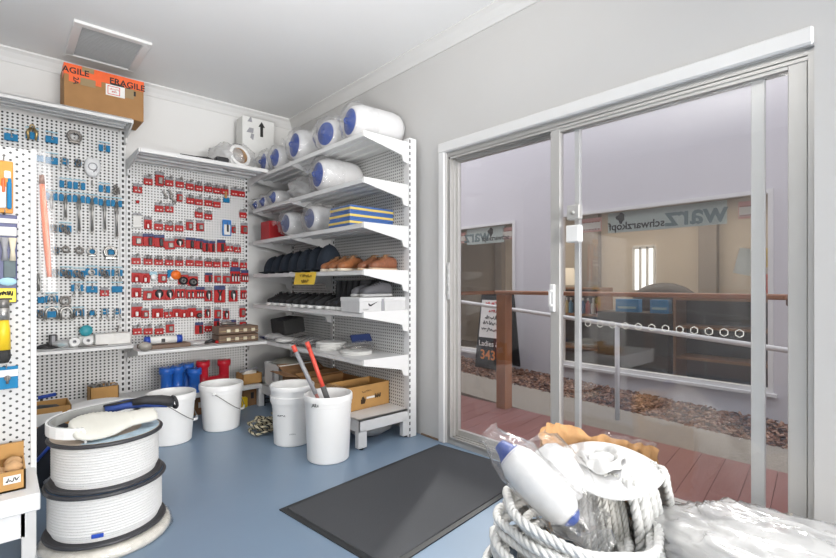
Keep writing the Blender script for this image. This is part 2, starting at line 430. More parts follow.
vent('ceiling_vent', .385, 4.02, .875, 4.68, 'square return air vent with white frame in the ceiling above the cardboard box')
a = pZ(246, 4, ZC)
vent('ceiling_vent', 1.02, 2.62, 1.24, 2.90, 'small grey vent in the middle of the ceiling, cut off by the picture top')

# ------------------------------------------------------------------ outside: deck, path, bark, salon across the lane
XD = 3.75
dk = MB()
M0 = Matrix.Translation((3.2, 2.5, 0)) @ Matrix.Rotation(R(7), 4, 'Z')
def clip_poly(poly, a, b, c):      # keep a*x+b*y<=c
    out = []
    for i in range(len(poly)):
        p, q = poly[i], poly[(i + 1) % len(poly)]; dp = a * p[0] + b * p[1] - c; dq = a * q[0] + b * q[1] - c
        if dp <= 0: out.append(p)
        if dp * dq < 0: tt = dp / (dp - dq); out.append((p[0] + (q[0] - p[0]) * tt, p[1] + (q[1] - p[1]) * tt))
    return out
y = -2.0
while y < 7:
    P = [M0 @ Vector((x_, y_, 0)) for x_, y_ in ((-1.5, y - 2.5), (1.5, y - 2.5), (1.5, y - 2.5 + .142), (-1.5, y - 2.5 + .142))]
    P = [(p.x, p.y) for p in P]
    P = clip_poly(P, 1, 0, XD); P = clip_poly(P, -1, 0, -(XR + .15))
    if len(P) >= 3: dk.prism(P, -.06, -.015, 2)
    y += .145
def wood(name, c1, c2, axis='X', sc=6, rough=.5):
    m = mat(name, c1, rough, 0, .1, 8); nt = m.node_tree; N = nt.nodes; L = nt.links; b = N['Principled BSDF']
    tc = N.new('ShaderNodeTexCoord'); mp = N.new('ShaderNodeMapping'); L.new(tc.outputs['Object'], mp.inputs[0])
    s_ = [sc * 6] * 3; s_['XYZ'.index(axis)] = sc * .35; mp.inputs['Scale'].default_value = s_
    nz = N.new('ShaderNodeTexNoise'); nz.inputs['Scale'].default_value = 1; nz.inputs['Detail'].default_value = 4; L.new(mp.outputs[0], nz.inputs['Vector'])
    mx = N.new('ShaderNodeMix'); mx.data_type = 'RGBA'; mx.inputs['A'].default_value = (*c1, 1); mx.inputs['B'].default_value = (*c2, 1)
    L.new(nz.outputs['Fac'], mx.inputs['Factor']); L.new(mx.outputs['Result'], b.inputs['Base Color'])
    return m
struct('deck', dk, wood('red_stained_decking', (.19, .075, .065), (.28, .13, .115), 'X', 3, .5))
struct('ground_under_deck', MB().b2((XR + .12, -4, -.3), (XD - .01, 8, -.1)), mat('dark_soil', (.05, .045, .04), .9))
def gz(x, y): return -.085 + .036 * (y - .65)
def tilt(x0, x1, dz0=-.25, dz=0):
    m_ = MB(); P = [(x0, -4), (x1, -4), (x1, 8), (x0, 8)]
    m_.add([(x, y_, gz(x, y_) + dz) for x, y_ in P] + [(x, y_, -.6) for x, y_ in P], [(0, 1, 2, 3), (7, 6, 5, 4), (0, 4, 5, 1), (1, 5, 6, 2), (2, 6, 7, 3), (3, 7, 4, 0)])
    return m_
pm = mat('exposed_aggregate_concrete', (.27, .24, .20), .8, 0, .4, 90, .3)
struct('path', tilt(XD, 4.54), pm)
struct('garden_bed', tilt(4.54, 5.42, dz=-.03), mat('dark_mulch_soil', (.10, .06, .045), .9, 0, .4, 40, .5))
bk = MB(); r2 = random.Random(3)
for i in range(5200):
    x = r2.uniform(4.52, 5.36); y = r2.uniform(.2, 6.6)
    M = Matrix.Translation((x, y, gz(x, y) - .012 + r2.uniform(0, .02))) @ Matrix.Rotation(r2.uniform(0, PI), 4, 'Z') @ Matrix.Rotation(r2.uniform(-.7, .7), 4, 'X') @ Matrix.Rotation(r2.uniform(-.5, .5), 4, 'Y')
    bk.mi = r2.choice((0, 0, 1, 2)); bk.box((0, 0, 0), (r2.uniform(.02, .055), r2.uniform(.012, .026), .008), 0, M)
bo = bk.build('bark_mulch', [mat('brown_bark', (.20, .10, .065), .9, 0, .4, 40), mat('pale_bark', (.32, .2, .14), .9, 0, .3, 40), mat('dark_bark', (.09, .05, .04), .9, 0, .3, 40)])
tag(bo, 'brown bark chips in the strip along the salon wall outside the glass door', 'bark mulch', kind='stuff')

XO = 5.4; HO = 3.92
W1 = (3.93, 6.3); W2 = (.99, 3.24); WZ0, WZ1 = .17, 2.1
ow = MB()
for y0, y1, z0, z1 in ((-4, W2[0], -.6, HO), (W2[1], W1[0], -.6, HO), (W1[1], 9, -.6, HO), (W2[0], W2[1], -.6, WZ0), (W1[0], W1[1], -.6, WZ0), (W2[0], W2[1], WZ1, HO), (W1[0], W1[1], WZ1, HO)):
    ow.b2((XO, y0, z0), (XO + .16, y1, z1))
LAV = mat('lavender_grey_render', (.66, .65, .68), .7, 0, .02, 3)
struct('wall_opposite', ow, LAV)
for i, (W, nm) in enumerate(((W1, 'window_1'), (W2, 'window_2'))):
    t_ = thing(nm, None, None, (XO, W[0], WZ0)); tag(t_, kind='structure'); o = t_.location.copy(); f = MB(); b = .04
    y0, y1 = W
    f.b2((XO - .015, y0, WZ0), (XO + .06, y0 + b, WZ1)); f.b2((XO - .015, y1 - b, WZ0), (XO + .06, y1, WZ1))
    f.b2((XO - .015, y0 + b, WZ1 - b), (XO + .06, y1 - b, WZ1)); f.b2((XO - .02, y0 + b, WZ0), (XO + .06, y1 - b, WZ0 + b))
    f.build('window_frame', TRIMW, t_, o)
    f = MB(); f.b2((XO - .05, y0 - .03, WZ0 - .03), (XO + .02, y1 + .03, WZ0)); f.build('window_sill', TRIMW, t_, o)
    f = MB(); f.b2((XO + .025, y0 + b, WZ0 + b), (XO + .033, y1 - b, WZ1 - b)); f.build('glass_pane', GLASSD, t_, o)
# salon room behind those windows
XS = 8.3; sw = MB(); BEI = mat('beige_salon_wall', (.56, .50, .43), .7, 0, .05, 2)
sw.b2((XS, -1.5, -.2), (XS + .1, 9, 2.8)); struct('wall_salon_back', sw, BEI)
sw = MB(); sw.b2((XO + .16, -1.6, -.2), (XS, -1.5, 2.8)); sw.b2((XO + .16, 9, -.2), (XS, 9.1, 2.8)); sw.b2((XO + .16, -1.6, 2.7), (XS + .1, 9.1, 2.8))
struct('wall_salon_side', sw, BEI)
struct('floor_salon', MB().b2((XO + .16, -1.6, -.3), (XS + .1, 9.1, -.15)), mat('dark_salon_floor', (.10, .085, .075), .4, 0, .2, 4))
sw = MB()
for y0, y1 in ((2.2, 2.45), (4.1, 4.5), (6.3, 6.5)): sw.b2((XS - .14, y0, -.2), (XS, y1, 2.7))
struct('trim_4', sw, mat('grey_brown_pilaster', (.30, .265, .24), .6))
lw = thing('window_3', None, None, (XS, 4.0, .9)); tag(lw, kind='structure'); o = lw.location.copy()
ya, yb = pX(634, 280, XS - .02).y, pX(655, 280, XS - .02).y; za, zb = pX(640, 290, XS).z, pX(648, 247, XS).z
g = MB(); g.b2((XS - .03, yb, za), (XS - .015, ya, zb)); g.build('daylit_pane', mat('daylight_through_window', (.95, .97, 1), .5, emit=1.3), lw, o)
g = MB()
for k in range(4): yy = yb + (ya - yb) * k / 3; g.b2((XS - .05, yy - .02, za), (XS - .03, yy + .02, zb))
g.b2((XS - .05, yb, zb - .03), (XS - .03, ya, zb + .03)); g.build('window_frame', TRIMW, lw, o)

# wooden balustrade at the edge of the deck
WOODP = wood('oiled_hardwood', (.22, .075, .028), (.36, .15, .06), 'Z', 4, .35); WOODR = wood('oiled_hardwood_rail', (.24, .09, .04), (.38, .17, .085), 'Y', 4, .35)
t_ = thing('balustrade', 'brown hardwood balustrade post and handrail at the edge of the red deck', 'balustrade', (3.69, 2.72, -.02)); o = t_.location.copy()
m_ = MB(); m_.b2((3.625, 2.755, -.06), (3.735, 2.865, 1.10), .004); m_.build('post', WOODP, t_, o)
m_ = MB(); m_.b2((3.61, .60, 1.10), (3.75, 2.88, 1.135), .006); m_.build('handrail', WOODR, t_, o)
m_ = MB(); m_.prism([(2.88, 1.10), (2.88, 1.135), (3.3, 1.12), (4.1, 1.06), (5.4, .93), (5.4, .895), (4.1, 1.025), (3.3, 1.085)], 3.61, 3.75, 0)
m_.build('ramp_handrail', WOODR, t_, o)
m_ = MB(); m_.box((3.69, .585, 1.095), (.05, .05, .07), .008); m_.build('end_bracket', mat('brown_metal', (.16, .08, .06), .5), t_, o)
t_ = thing('pipe_rail', 'white steel pipe rail sloping beside the path outside the glass door', 'rail', (4.19, 1.92, -.05)); o = t_.location.copy()
m_ = MB(); z_at = lambda y: .725 + (y - .70) * .082
m_.tube([(4.19, -.5, z_at(-.5)), (4.19, 6.5, z_at(6.5))], .021, 10); m_.build('rail', TRIMW, t_, o)
for yy in (1.92, 5.3):
    m_ = MB(); m_.tube([(4.19, yy, gz(0, yy) - .01), (4.19, yy, z_at(yy))], .021, 10); m_.build('post', mat('pale_grey_rail_post', (.62, .63, .66), .4), t_, o)

# salon furnishings seen through its windows
def shelf_unit(name, label, y0, y1, x0, x1, zs, m, zt):
    t = thing(name, label, 'shelving', ((x0 + x1) / 2, (y0 + y1) / 2, -.15)); o = t.location.copy()
    for yy in (y0, y1 - .03):
        p = MB(); p.b2((x0, yy, -.15), (x1, yy + .03, zt)); p.build('side_panel', m, t, o)
    for z in zs:
        p = MB(); p.b2((x0 + .01, y0 + .03, z), (x1, y1 - .03, z + .03)); p.build('shelf', m, t, o)
    p = MB(); p.b2((x1 - .015, y0 + .03, -.14), (x1, y1 - .03, zt)); p.build('back_panel', mat('dark_brown_board', (.09, .065, .055), .5), t, o)
    return t
TAN = wood('tan_shelf_wood', (.33, .16, .075), (.42, .22, .11), 'Y', 3, .5)
q0, q1 = pX(676, 330, 6.3), pX(756, 330, 6.3)
shelf_unit('shelving_unit', 'tan wooden open shelving inside the salon window beneath the wavy sign', q1.y - .5, q0.y, 6.2, 6.6, (-.1, .28, .66, 1.0), TAN, 1.06)
q2, q3 = pX(556, 330, 6.3), pX(603, 330, 6.3)
shelf_unit('shelving_unit', 'tan wooden shelving holding small bottles inside the salon window', q3.y, q2.y + .3, 6.2, 6.6, (-.1, .26, .74, 1.12), TAN, 1.15)
for i, (uu, c, nm) in enumerate(((588, (.55, .12, .12), 'red'), (593.5, (.8, .8, .8), 'white'), (599, (.75, .3, .35), 'pink'), (583, (.12, .25, .5), 'blue'), (567, (.75, .6, .3), 'yellow'), (571, (.15, .35, .55), 'teal'))):
    q = pX(uu, 300, 6.32); t = thing('bottle', f'small {nm} bottle on the bottle shelves inside the salon window', 'bottle', (6.32, q.y, .77), 0, 'bottles on the salon shelves')
    bm_ = MB(); bm_.lathe([(0, 0), (.032, 0), (.034, .01), (.034, .14), (.014, .17), (.014, .19), (0, .19)], 12)
    bm_.build('body', mat('bottle_' + nm, c, .3), t); c_ = MB(); c_.lathe([(.016, .19), (.016, .23), (0, .23)], 10); c_.build('cap', WPLA, t)
q = pX(632, 305, 6.4); q_ = pX(664, 305, 6.4)
ct = thing('display_counter', 'dark glossy counter between the tan shelving units inside the salon', 'counter', (6.35, (q.y + q_.y) / 2, -.15)); o = ct.location.copy()
p = MB(); p.b2((6.1, q0.y + .02, -.15), (6.6, q3.y - .02, .80)); p.build('body', mat('dark_lacquer', (.035, .025, .02), .35), ct, o)
p = MB(); p.b2((6.06, q0.y + .02, .80), (6.62, q3.y - .02, .83)); p.build('worktop', mat('dark_top', (.05, .04, .035), .35), ct, o)
for uu, w_, lb in ((632, .30, 'wide bright blue box on the dark counter inside the salon window'), (664, .22, 'narrow bright blue box on the dark counter inside the salon window')):
    q = pX(uu, 300, 6.3); t = thing('product_box', lb, 'box', (6.2, q.y, .83), 0, 'blue boxes on the salon counter'); p = MB()
    p.box((0, 0, .085), (.12, w_, .17), .003); p.build('carton', mat('bright_blue_box', (.05, .28, .62), .4), t)
    p = MB(); p.box((-.061, 0, .06), (.002, w_ * .8, .03)); p.build('label_band', BLUEL, t)
q = pX(664, 292, 7.0); t = thing('salon_chair', 'dark curved chair back behind the handrail inside the salon', 'chair', (7.0, q.y, -.15)); p = MB()
p.ell((0, 0, 1.07), .16, .46, .30, 20, 10); p.build('backrest', mat('dark_vinyl', (.07, .065, .07), .4), t)
p = MB(); p.box((.1, 0, .62), (.5, .6, .16), .05); p.build('seat', mat('dark_vinyl', (.07, .065, .07), .4), t)
p = MB(); p.cyl((.1, 0, 0), (.1, 0, .56), .05); p.lathe([(0, 0), (.3, 0), (.28, .03), (.05, .06)], 20, Matrix.Translation((.1, 0, 0))); p.build('pedestal', CHROME, t)
q = pX(564, 258, 7.2); t = thing('table_lamp', 'lamp with pale conical shade inside the salon behind the door stile', 'lamp', (7.2, q.y, -.15))
p = MB(); p.lathe([(.3, 1.33), (.16, 1.62), (.15, 1.62), (.29, 1.33)], 20); p.build('lamp_shade', mat('pale_lamp_shade', (.7, .66, .58), .7), t)
p = MB(); p.cyl((0, 0, 0), (0, 0, 1.4), .015); p.lathe([(0, 0), (.18, 0), (.17, .03), (.02, .05)], 18); p.build('stand', DARK, t)
q = pX(747.5, 262, 5.55); t = MB(); t.box((0, 0, 0), (.003, .17, .26), 0, Matrix.Translation((5.5, q.y, q.z)) @ Matrix.Rotation(R(14), 4, 'X')); o = t.build('paper_notice', mat('pale_green_paper', (.78, .86, .83), .7))
tag(o, 'pale sheet of paper taped askew inside the salon window', 'paper')
for v_, c, nm in ((258, (.75, .55, .12), 'yellow'), (284, (.75, .16, .10), 'red')):
    q = pX(759, v_, 5.6); p = MB(); p.box((5.6, q.y - .03, q.z), (.06, .14, .19), .004); o = p.build('hanging_card', mat('panel_' + nm, c, .5))
    tag(o, f'{nm} hanging panel at the end of the salon window beyond the door stile', 'display')
# mirrored lettering on the strips inside the salon glass
STRIP = mat('pale_aqua_strip', (.60, .72, .73), .5, 0, .04, 10); STXT = mat('grey_teal_lettering', (.18, .27, .30), .6); SBLK = mat('near_black_lettering', (.03, .035, .04), .6)
def strip(u0, u1, v, h, label, body, size, m, extra=None):
    a, b = pX(u0, v, XO + .045), pX(u1, v, XO + .045); zc = h
    t = thing('window_sign', label, 'sign', (XO + .045, (a.y + b.y) / 2, zc)); L_ = abs(a.y - b.y)
    p = MB(); p.box((0, 0, 0), (.004, L_, .24)); p.build('strip', STRIP, t)
    # seen from our side the strip faces -x; the writing on it reads backwards
    text('lettering', body, size, m, t, (-.004, 0, -.05 if extra else 0), (R(90), 0, R(-90)), True)
    if extra: extra(t, L_)
    return t
def crest(t, L_):
    p = MB(); p.prism([(L_ * .26 + .05 * math.cos(a) * (1 + .25 * math.cos(3 * a)), .055 + .05 * math.sin(a) * (1 + .2 * math.cos(4 * a))) for a in [2 * PI * k / 18 for k in range(18)]], -.006, -.003, 0)
    p.prism([(L_ * .26 - .012, -.02), (L_ * .26 + .012, -.02), (L_ * .26 + .03, .03), (L_ * .26 - .03, .03)], -.006, -.003, 0)
    p.build('emblem', SBLK, t)
strip(608, 666, 213, 1.93, 'aqua strip with black mirrored lettering and emblem in the wide salon window', 'schwarzkopf', .125, SBLK, crest)
strip(666, 727, 209, 1.93, 'aqua strip with large grey mirrored letters in the wide salon window', 'warz', .30, STXT)
strip(467, 487, 236, 1.93, 'aqua strip with grey mirrored letters in the salon window by the bollard post', 'warz', .26, STXT)
strip(487, 504, 234, 1.93, 'aqua strip with small black mirrored letters in the salon window near the post', 'schwarzkopf', .10, SBLK, crest)
for u_, v_, wv, lb in ((590, 217, .30, 'white and red sticker beside the black lettering in the wide salon window'), (748, 205, .16, 'pink and white sticker high at the end of the wide salon window'), (508.5, 234, .2, 'small pink and white sticker at the edge of the salon window near the post'), (462, 237, .14, 'small pink sticker at the start of the aqua strips in the far salon window')):
    q = pX(u_, v_, XO + .045); t = thing('window_sticker', lb, 'sticker', (XO + .045, q.y, 1.93)); p = MB()
    p.box((0, 0, 0), (.004, wv, .17)); p.build('backing', mat('pink_border', (.75, .42, .40), .5), t)
    p = MB(); p.box((-.003, 0, -.015), (.002, wv * .92, .10)); p.build('panel', PAPER, t)
    p = MB()
    for k in range(7):
        for zz in (.035, -.055): p.box((-.005, wv * (-.38 + k * .125), zz), (.001, wv * .07, .014))
    p.build('print', mat('dark_red_print', (.30, .06, .06), .6), t)
# A-board in front of the far salon window
q = pX(487, 345, XO - .25); t = thing('sandwich_board', 'black sandwich board with white price sheet behind the brown balustrade post', 'sign', (XO - .46, q.y - .24, gz(0, q.y)), 0)
tl = Matrix.Rotation(R(8), 4, 'Y')
p = MB(); p.box((0, 0, .5), (.02, .56, 1.0), .004, tl); p.box((.28, 0, .5), (.02, .56, 1.0), .004, Matrix.Translation((0, 0, 0)) @ Matrix.Rotation(R(-8), 4, 'Y')); p.build('board', DARK, t)
p = MB(); p.box((-.013, .02, .68), (.004, .46, .52), 0, tl); p.build('price_sheet', PAPER, t)
def scribble(mb, w, h, n, M, seed=1):
    """handwriting too small to read: short wavy pen strokes"""
    g = random.Random(seed); x = -w / 2
    while x < w / 2:
        l = g.uniform(.5, 1.4) * w / n; pts = [M @ Vector((x + l * k / 6, g.uniform(-h, h) * .5, .0005)) for k in range(7)]
        mb.tube(pts, h * .09, 4); x += l + w * .03
    return mb
FACE_X = Matrix.Rotation(R(-90), 4, 'Z') @ Matrix.Rotation(R(90), 4, 'X')      # local xy plane turned to face -x
FACE_Y = Matrix.Rotation(R(90), 4, 'X')                                        # ... and to face -y
for zz, hh, ww, m in ((.88, .07, .32, REDINK), (.79, .05, .18, REDINK), (.70, .06, .3, INK), (.62, .06, .34, INK), (.53, .06, .38, INK)):
    scribble(p := MB(), ww, hh, 5, tl @ Matrix.Translation((-.017, .02, zz)) @ FACE_X, int(zz * 100)); p.build('handwriting', m, t)
for body, zz, sz, m in (('Ladies &', .335, .105, PAPER), ('343', .18, .18, mat('orange_chalk', (.75, .25, .06), .6))):
    text('lettering', body, sz, m, t, tl @ Vector((-.018, .06, zz)), (R(90), 0, R(-90)))
# ------------------------------------------------------------------ shelving bays
YP = 4.88                                                            # face of the back pegboards
PEG1 = peg_mat('pegboard_dark_holes', (0, 2), .0305, .027, .0078, (.74, .74, .73), (.02, .02, .02))
PEG2 = peg_mat('pegboard_fine_holes', (0, 2), .026, .026, .0062, (.78, .78, .77), (.07, .07, .07))
PEG3 = peg_mat('pegboard_side_holes', (1, 2), .026, .026, .0060, (.76, .76, .75), (.09, .09, .09))
PEG4 = peg_mat('pegboard_staggered_holes', (0, 2), .0205, .0305, .0050, (.60, .60, .595), (.04, .04, .04), True)
def shelf_x(parent, o, x0, x1, yb, yf, z, name='shelf', br=True, th=.035):
    """shelf on the back wall: folded steel tray with front lip, ribs beneath and a bracket at each end"""
    p = MB(); p.b2((x0 + .012, yf, z - .008), (x1 - .012, yb, z), 0); p.b2((x0 + .012, yf, z - th), (x1 - .012, yf + .012, z), .003)
    for k in range(1, 4): y = yf + (yb - yf) * k / 4; p.b2((x0 + .03, y - .012, z - .026), (x1 - .03, y + .012, z - .008))
    s_ = p.build(name, METW, parent, o)
    if br:
        for x in (x0, x1 - .012):
            p = MB(); p.prism([(yf + .005, z - .002), (yf + .005, z - .034), (yb - .16, z - .085), (yb - .06, z - .10), (yb - .055, z - .14), (yb, z - .15), (yb, z - .002)], x, x + .012, 0)
            p.build('bracket', METW, s_, Vector(o))
    return s_
def bay_back(name, label, x0, x1, top, zs_low, pegm, canopy_z, wp=.045, dep=(.50, .52)):
    t = thing(name, label, 'shelving', ((x0 + x1) / 2, YP, 0)); o = t.location.copy()
    p = MB(); p.b2((x0 + wp * .5, YP, .18), (x1 - wp * .5, YP + .012, top)); p.build('pegboard_panel', pegm, t, o)
    for x in (x0, x1 - wp):
        p = MB(); p.b2((x, YP - .012, 0), (x + wp, YP + .03, top + .02), .003)
        ob = p.build('upright', slot_mat('slotted_upright_%d' % int(1000 * x), 2, .048, .55, 0, (x + wp / 2) - o.x, .0085, (.76, .76, .76)), t, o)
    shelf_x(t, o, x0, x1, YP - .012, YP - dep[0], zs_low)
    shelf_x(t, o, x0, x1, YP - .012, YP - dep[1], canopy_z, 'canopy_shelf')
    # base shelf with legs
    p = MB(); p.b2((x0, 4.40, .18), (x1, YP, .22), .004); b = p.build('base_shelf', METW, t, o)
    for x in (x0 + .02, x1 - .08):
        p = MB(); p.b2((x, 4.41, .0), (x + .06, 4.47, .18), .003); p.build('leg', METW, t, o)
    return t
bay_back('pegboard_bay', 'white pegboard bay hung with blue carded chrome fittings', -.235, .845, 2.56, .69, PEG1, 2.60, dep=(.34, .34))
bay_back('pegboard_bay', 'white pegboard bay hung with red carded fittings', .847, 1.965, 2.32, .645, PEG2, 2.325)

XF, XB = 1.95, 2.39
def bay_side(label, y0, y1, tops, near_post):
    t = thing('shelf_bay', label, 'shelving', (XB, (y0 + y1) / 2, 0)); o = t.location.copy()
    p = MB(); p.b2((XB, y0 + .02, .18), (XB + .012, y1 - .02, 2.30)); pg = p.build('pegboard_panel', PEG3, t, o)
    posts = [y0, y1 - .045] if near_post else [y1 - .045]
    for y in posts:
        p = MB(); w_ = .05
        p.b2((XB - .015, y - (.02 if y == y0 else 0), 0), (XB + .06, y + w_, 2.345), .003)
        p.build('upright', slot_mat('side_upright_%d' % int(y * 100), 2, .048, .55, 0, -.008, .0055, (.78, .78, .78)), t, o)
    for z in tops:
        p = MB(); p.b2((XF, y0 + .006, z - .008), (XB - .012, y1 - .006, z)); p.b2((XF, y0 + .006, z - .035), (XF + .012, y1 - .006, z), .003)
        for k in range(1, 4): x = XF + (XB - XF) * k / 4; p.b2((x - .012, y0 + .02, z - .026), (x + .012, y1 - .02, z - .008))
        s_ = p.build('shelf', METW, t, o)
        for y in (y0, y1 - .012):
            p = MB(); p.prism([(XF + .003, z + .008), (XF + .003, z - .034), (XB - .17, z - .085), (XB - .075, z - .105), (XB - .06, z - .15), (XB, z - .165), (XB, z + .008)], y - .004, y + .012, 1)
            p.build('bracket', METW, s_, Vector(o))
    p = MB(); p.b2((1.91, y0, .13), (1.925, y1, .22), .002); p.b2((1.91, y0, .205), (XB, y1, .22), .002); p.b2((1.91, y0, .13), (XB, y0 + .02, .22), .002)
    p.build('base_shelf', METW, t, o)
    for x in (1.91, XB - .06):
        if not near_post and x > 2: continue
        p = MB(); p.b2((x, y0, .012), (x + .075, y0 + .045, .14), .003); l = p.build('leg', METW, t, o)
        p = MB(); p.cyl((x + .037, y0 + .02, 0), (x + .037, y0 + .02, .014), .018, n=12); p.build('foot', DARK, l, Vector(o))
    return t
TOPS = (2.305, 1.97, 1.643, 1.30, .989, .64)
bay_side('white steel shelving bay nearest the glass door with shoes on its middle shelves', 2.75, 3.89, TOPS, True)
bay_side('white steel shelving bay in the corner beyond the first side bay', 3.892, 4.72, TOPS, False)

# free-standing display unit at the picture's edge, its panel parallel to the back wall
YG = 2.60
xg = pY(36.5, 300, YG).x
t = thing('display_gondola', 'white staggered pegboard display unit holding paint brushes in front of the back bays', 'shelving', (xg - .3, YG, 0)); o = t.location.copy()
p = MB(); p.b2((xg - .95, YG, .38), (xg - .018, YG + .012, 1.775)); p.build('pegboard_panel', PEG4, t, o)
p = MB(); p.b2((xg - .02, YG - .006, .38), (xg, YG + .05, 1.78), .002); p.b2((xg - .05, YG + .01, 0), (xg, YG + .05, .40), .002); p.build('end_post', METW, t, o)
p = MB(); p.b2((xg - .95, YG - .34, .345), (xg - .004, YG, .41), .004); b = p.build('base_shelf', METW, t, o)
p = MB(); p.b2((xg - .95, YG - .325, .25), (xg - .045, YG - .305, .35), .003); p.b2((xg - .06, YG - .325, .25), (xg - .045, YG, .35)); p.build('fascia', METW, t, o)
p = MB(); p.b2((xg - .20, YG - .32, 0), (xg - .12, YG - .25, .25), .003); p.build('leg', METW, t, o)

# ------------------------------------------------------------------ things on the blue-card board
cnt = {}
def hook(m_, L=.06, up=.012): m_.tube([(0, .0, up), (0, -L * .6, up), (0, -L, up - .004), (0, -L - .004, up + .012)], .0022, 5); return m_
def steel(kind, seed=0):
    g = random.Random(seed); m_ = MB(); Y = -.035
    if kind.startswith('long'):
        L = float(kind[4:]); m_.tube([(0, Y, .005), (0, Y, -L * .4), (.002, Y, -L)], [.010, .0075, .011], 7); m_.torus((0, Y, -L - .008), .011, .0035, 14, 6, ax=1); m_.torus((0, Y, .012), .010, .0035, 14, 6, ax=1)
        m_.tube([(-.011, Y, -.02), (-.011, Y, -L * .35)], .0035, 5); m_.tube([(.011, Y, -.02), (.011, Y, -L * .35)], .0035, 5)
    elif kind.startswith('ring'):
        r = float(kind[4:]); m_.torus((0, Y, -.012), r, r * .22, 22, 8, ax=1); m_.torus((0, Y - .012, -.016), r * .78, r * .16, 20, 6, ax=1)
        m_.box((0, Y, -.012 - r * 1.15), (r * 1.8, .02, r * .35), .004)
    elif kind.startswith('u'):
        r = float(kind[1:]); pts = [(-r, Y, -r * 1.5), (-r, Y, 0)] + [(r * math.cos(PI - PI * k / 8), Y, r * math.sin(PI * k / 8)) for k in range(1, 8)] + [(r, Y, 0), (r, Y, -r * 1.5)]
        m_.tube(pts, r * .27, 7); m_.tube([(-r * 1.4, Y, -r * 1.3), (r * 1.4, Y, -r * 1.3)], r * .2, 6)
        for sx in (-1, 1): m_.torus((sx * r, Y, -r * 1.55), r * .3, r * .13, 12, 6, ax=1)
    elif kind == 'clump':
        for k in range(6):
            x, z = g.uniform(-.022, .022), g.uniform(-.045, .015); m_.torus((x, Y + g.uniform(-.012, .012), z), g.uniform(.010, .017), .0042, 14, 6, Matrix.Translation((x, Y, z)) @ Matrix.Rotation(g.uniform(0, 3), 4, 'Z') @ Matrix.Translation((-x, -Y, -z)), ax=1)
        for k in range(3): x = g.uniform(-.02, .02); m_.tube([(x, Y, .01), (x + g.uniform(-.02, .02), Y - .01, -.05)], .004, 6)
    elif kind == 'legs':
        for sx in (-1, 1): m_.tube([(sx * .014, Y, .012), (sx * .018, Y, -.03), (sx * .026, Y, -.062)], .0045, 6); m_.torus((sx * .026, Y, -.07), .009, .0035, 12, 5, ax=1)
        m_.torus((0, Y, .008), .018, .004, 16, 6, ax=1)
    elif kind == 'pin':
        m_.tube([(0, Y, .015), (.004, Y - .004, -.012)], .004, 6); m_.torus((.004, Y, -.016), .006, .0025, 10, 5, ax=1)
    elif kind == 'stick':
        m_.tube([(-.006, Y + .01, .0), (.012, Y, .035)], .0042, 6); m_.torus((.014, Y, .04), .006, .003, 10, 5, ax=1)
    elif kind == 'loop':
        m_.torus((.006, Y, .022), .02, .0038, 18, 6, ax=1)
    elif kind == 'bits':
        for k in range(3): x = -.014 + .014 * k; m_.tube([(x, Y, .0), (x + g.uniform(-.006, .006), Y, .025 + g.uniform(0, .014))], .0045, 6)
    return m_
protos = {}
def blue_item(kind):
    """one peg: hook, blue card (whole or in two halves), pale header strip, steel fitting"""
    key = 'B' + kind
    if key in protos: return dup(protos[key], (0, 0, 0))
    base, _, hw = kind.partition('/')
    t = thing('carded_fitting', None, None); protos[key] = t
    hook(m_ := MB()).build('hook', STEELD, t)
    m_ = MB()
    if base == 'card': m_.box((0, -.03, -.02), (.082, .004, .056), .002)
    elif base == 'split':
        for sx in (-1, 1): m_.box((sx * .026, -.028, -.008), (.032, .004, .058), .002)
    elif base == 'small': m_.box((.006, -.028, -.008), (.045, .004, .05), .002)
    if m_.v: m_.build('blue_card', BLUEC, t)
    if base in ('card', 'split'):
        m_ = MB(); m_.box((0, -.03, .042), (.085, .003, .009), .001); m_.build('header_strip', BLUEL, t)
    if hw:
        o = steel(hw, len(protos)).build('steel_fitting', STEELD if hw in ('ring.024', 'ring.026', 'ring.034', 'ring.045', 'u.026', 'clump') else CHROME, t)
    return t
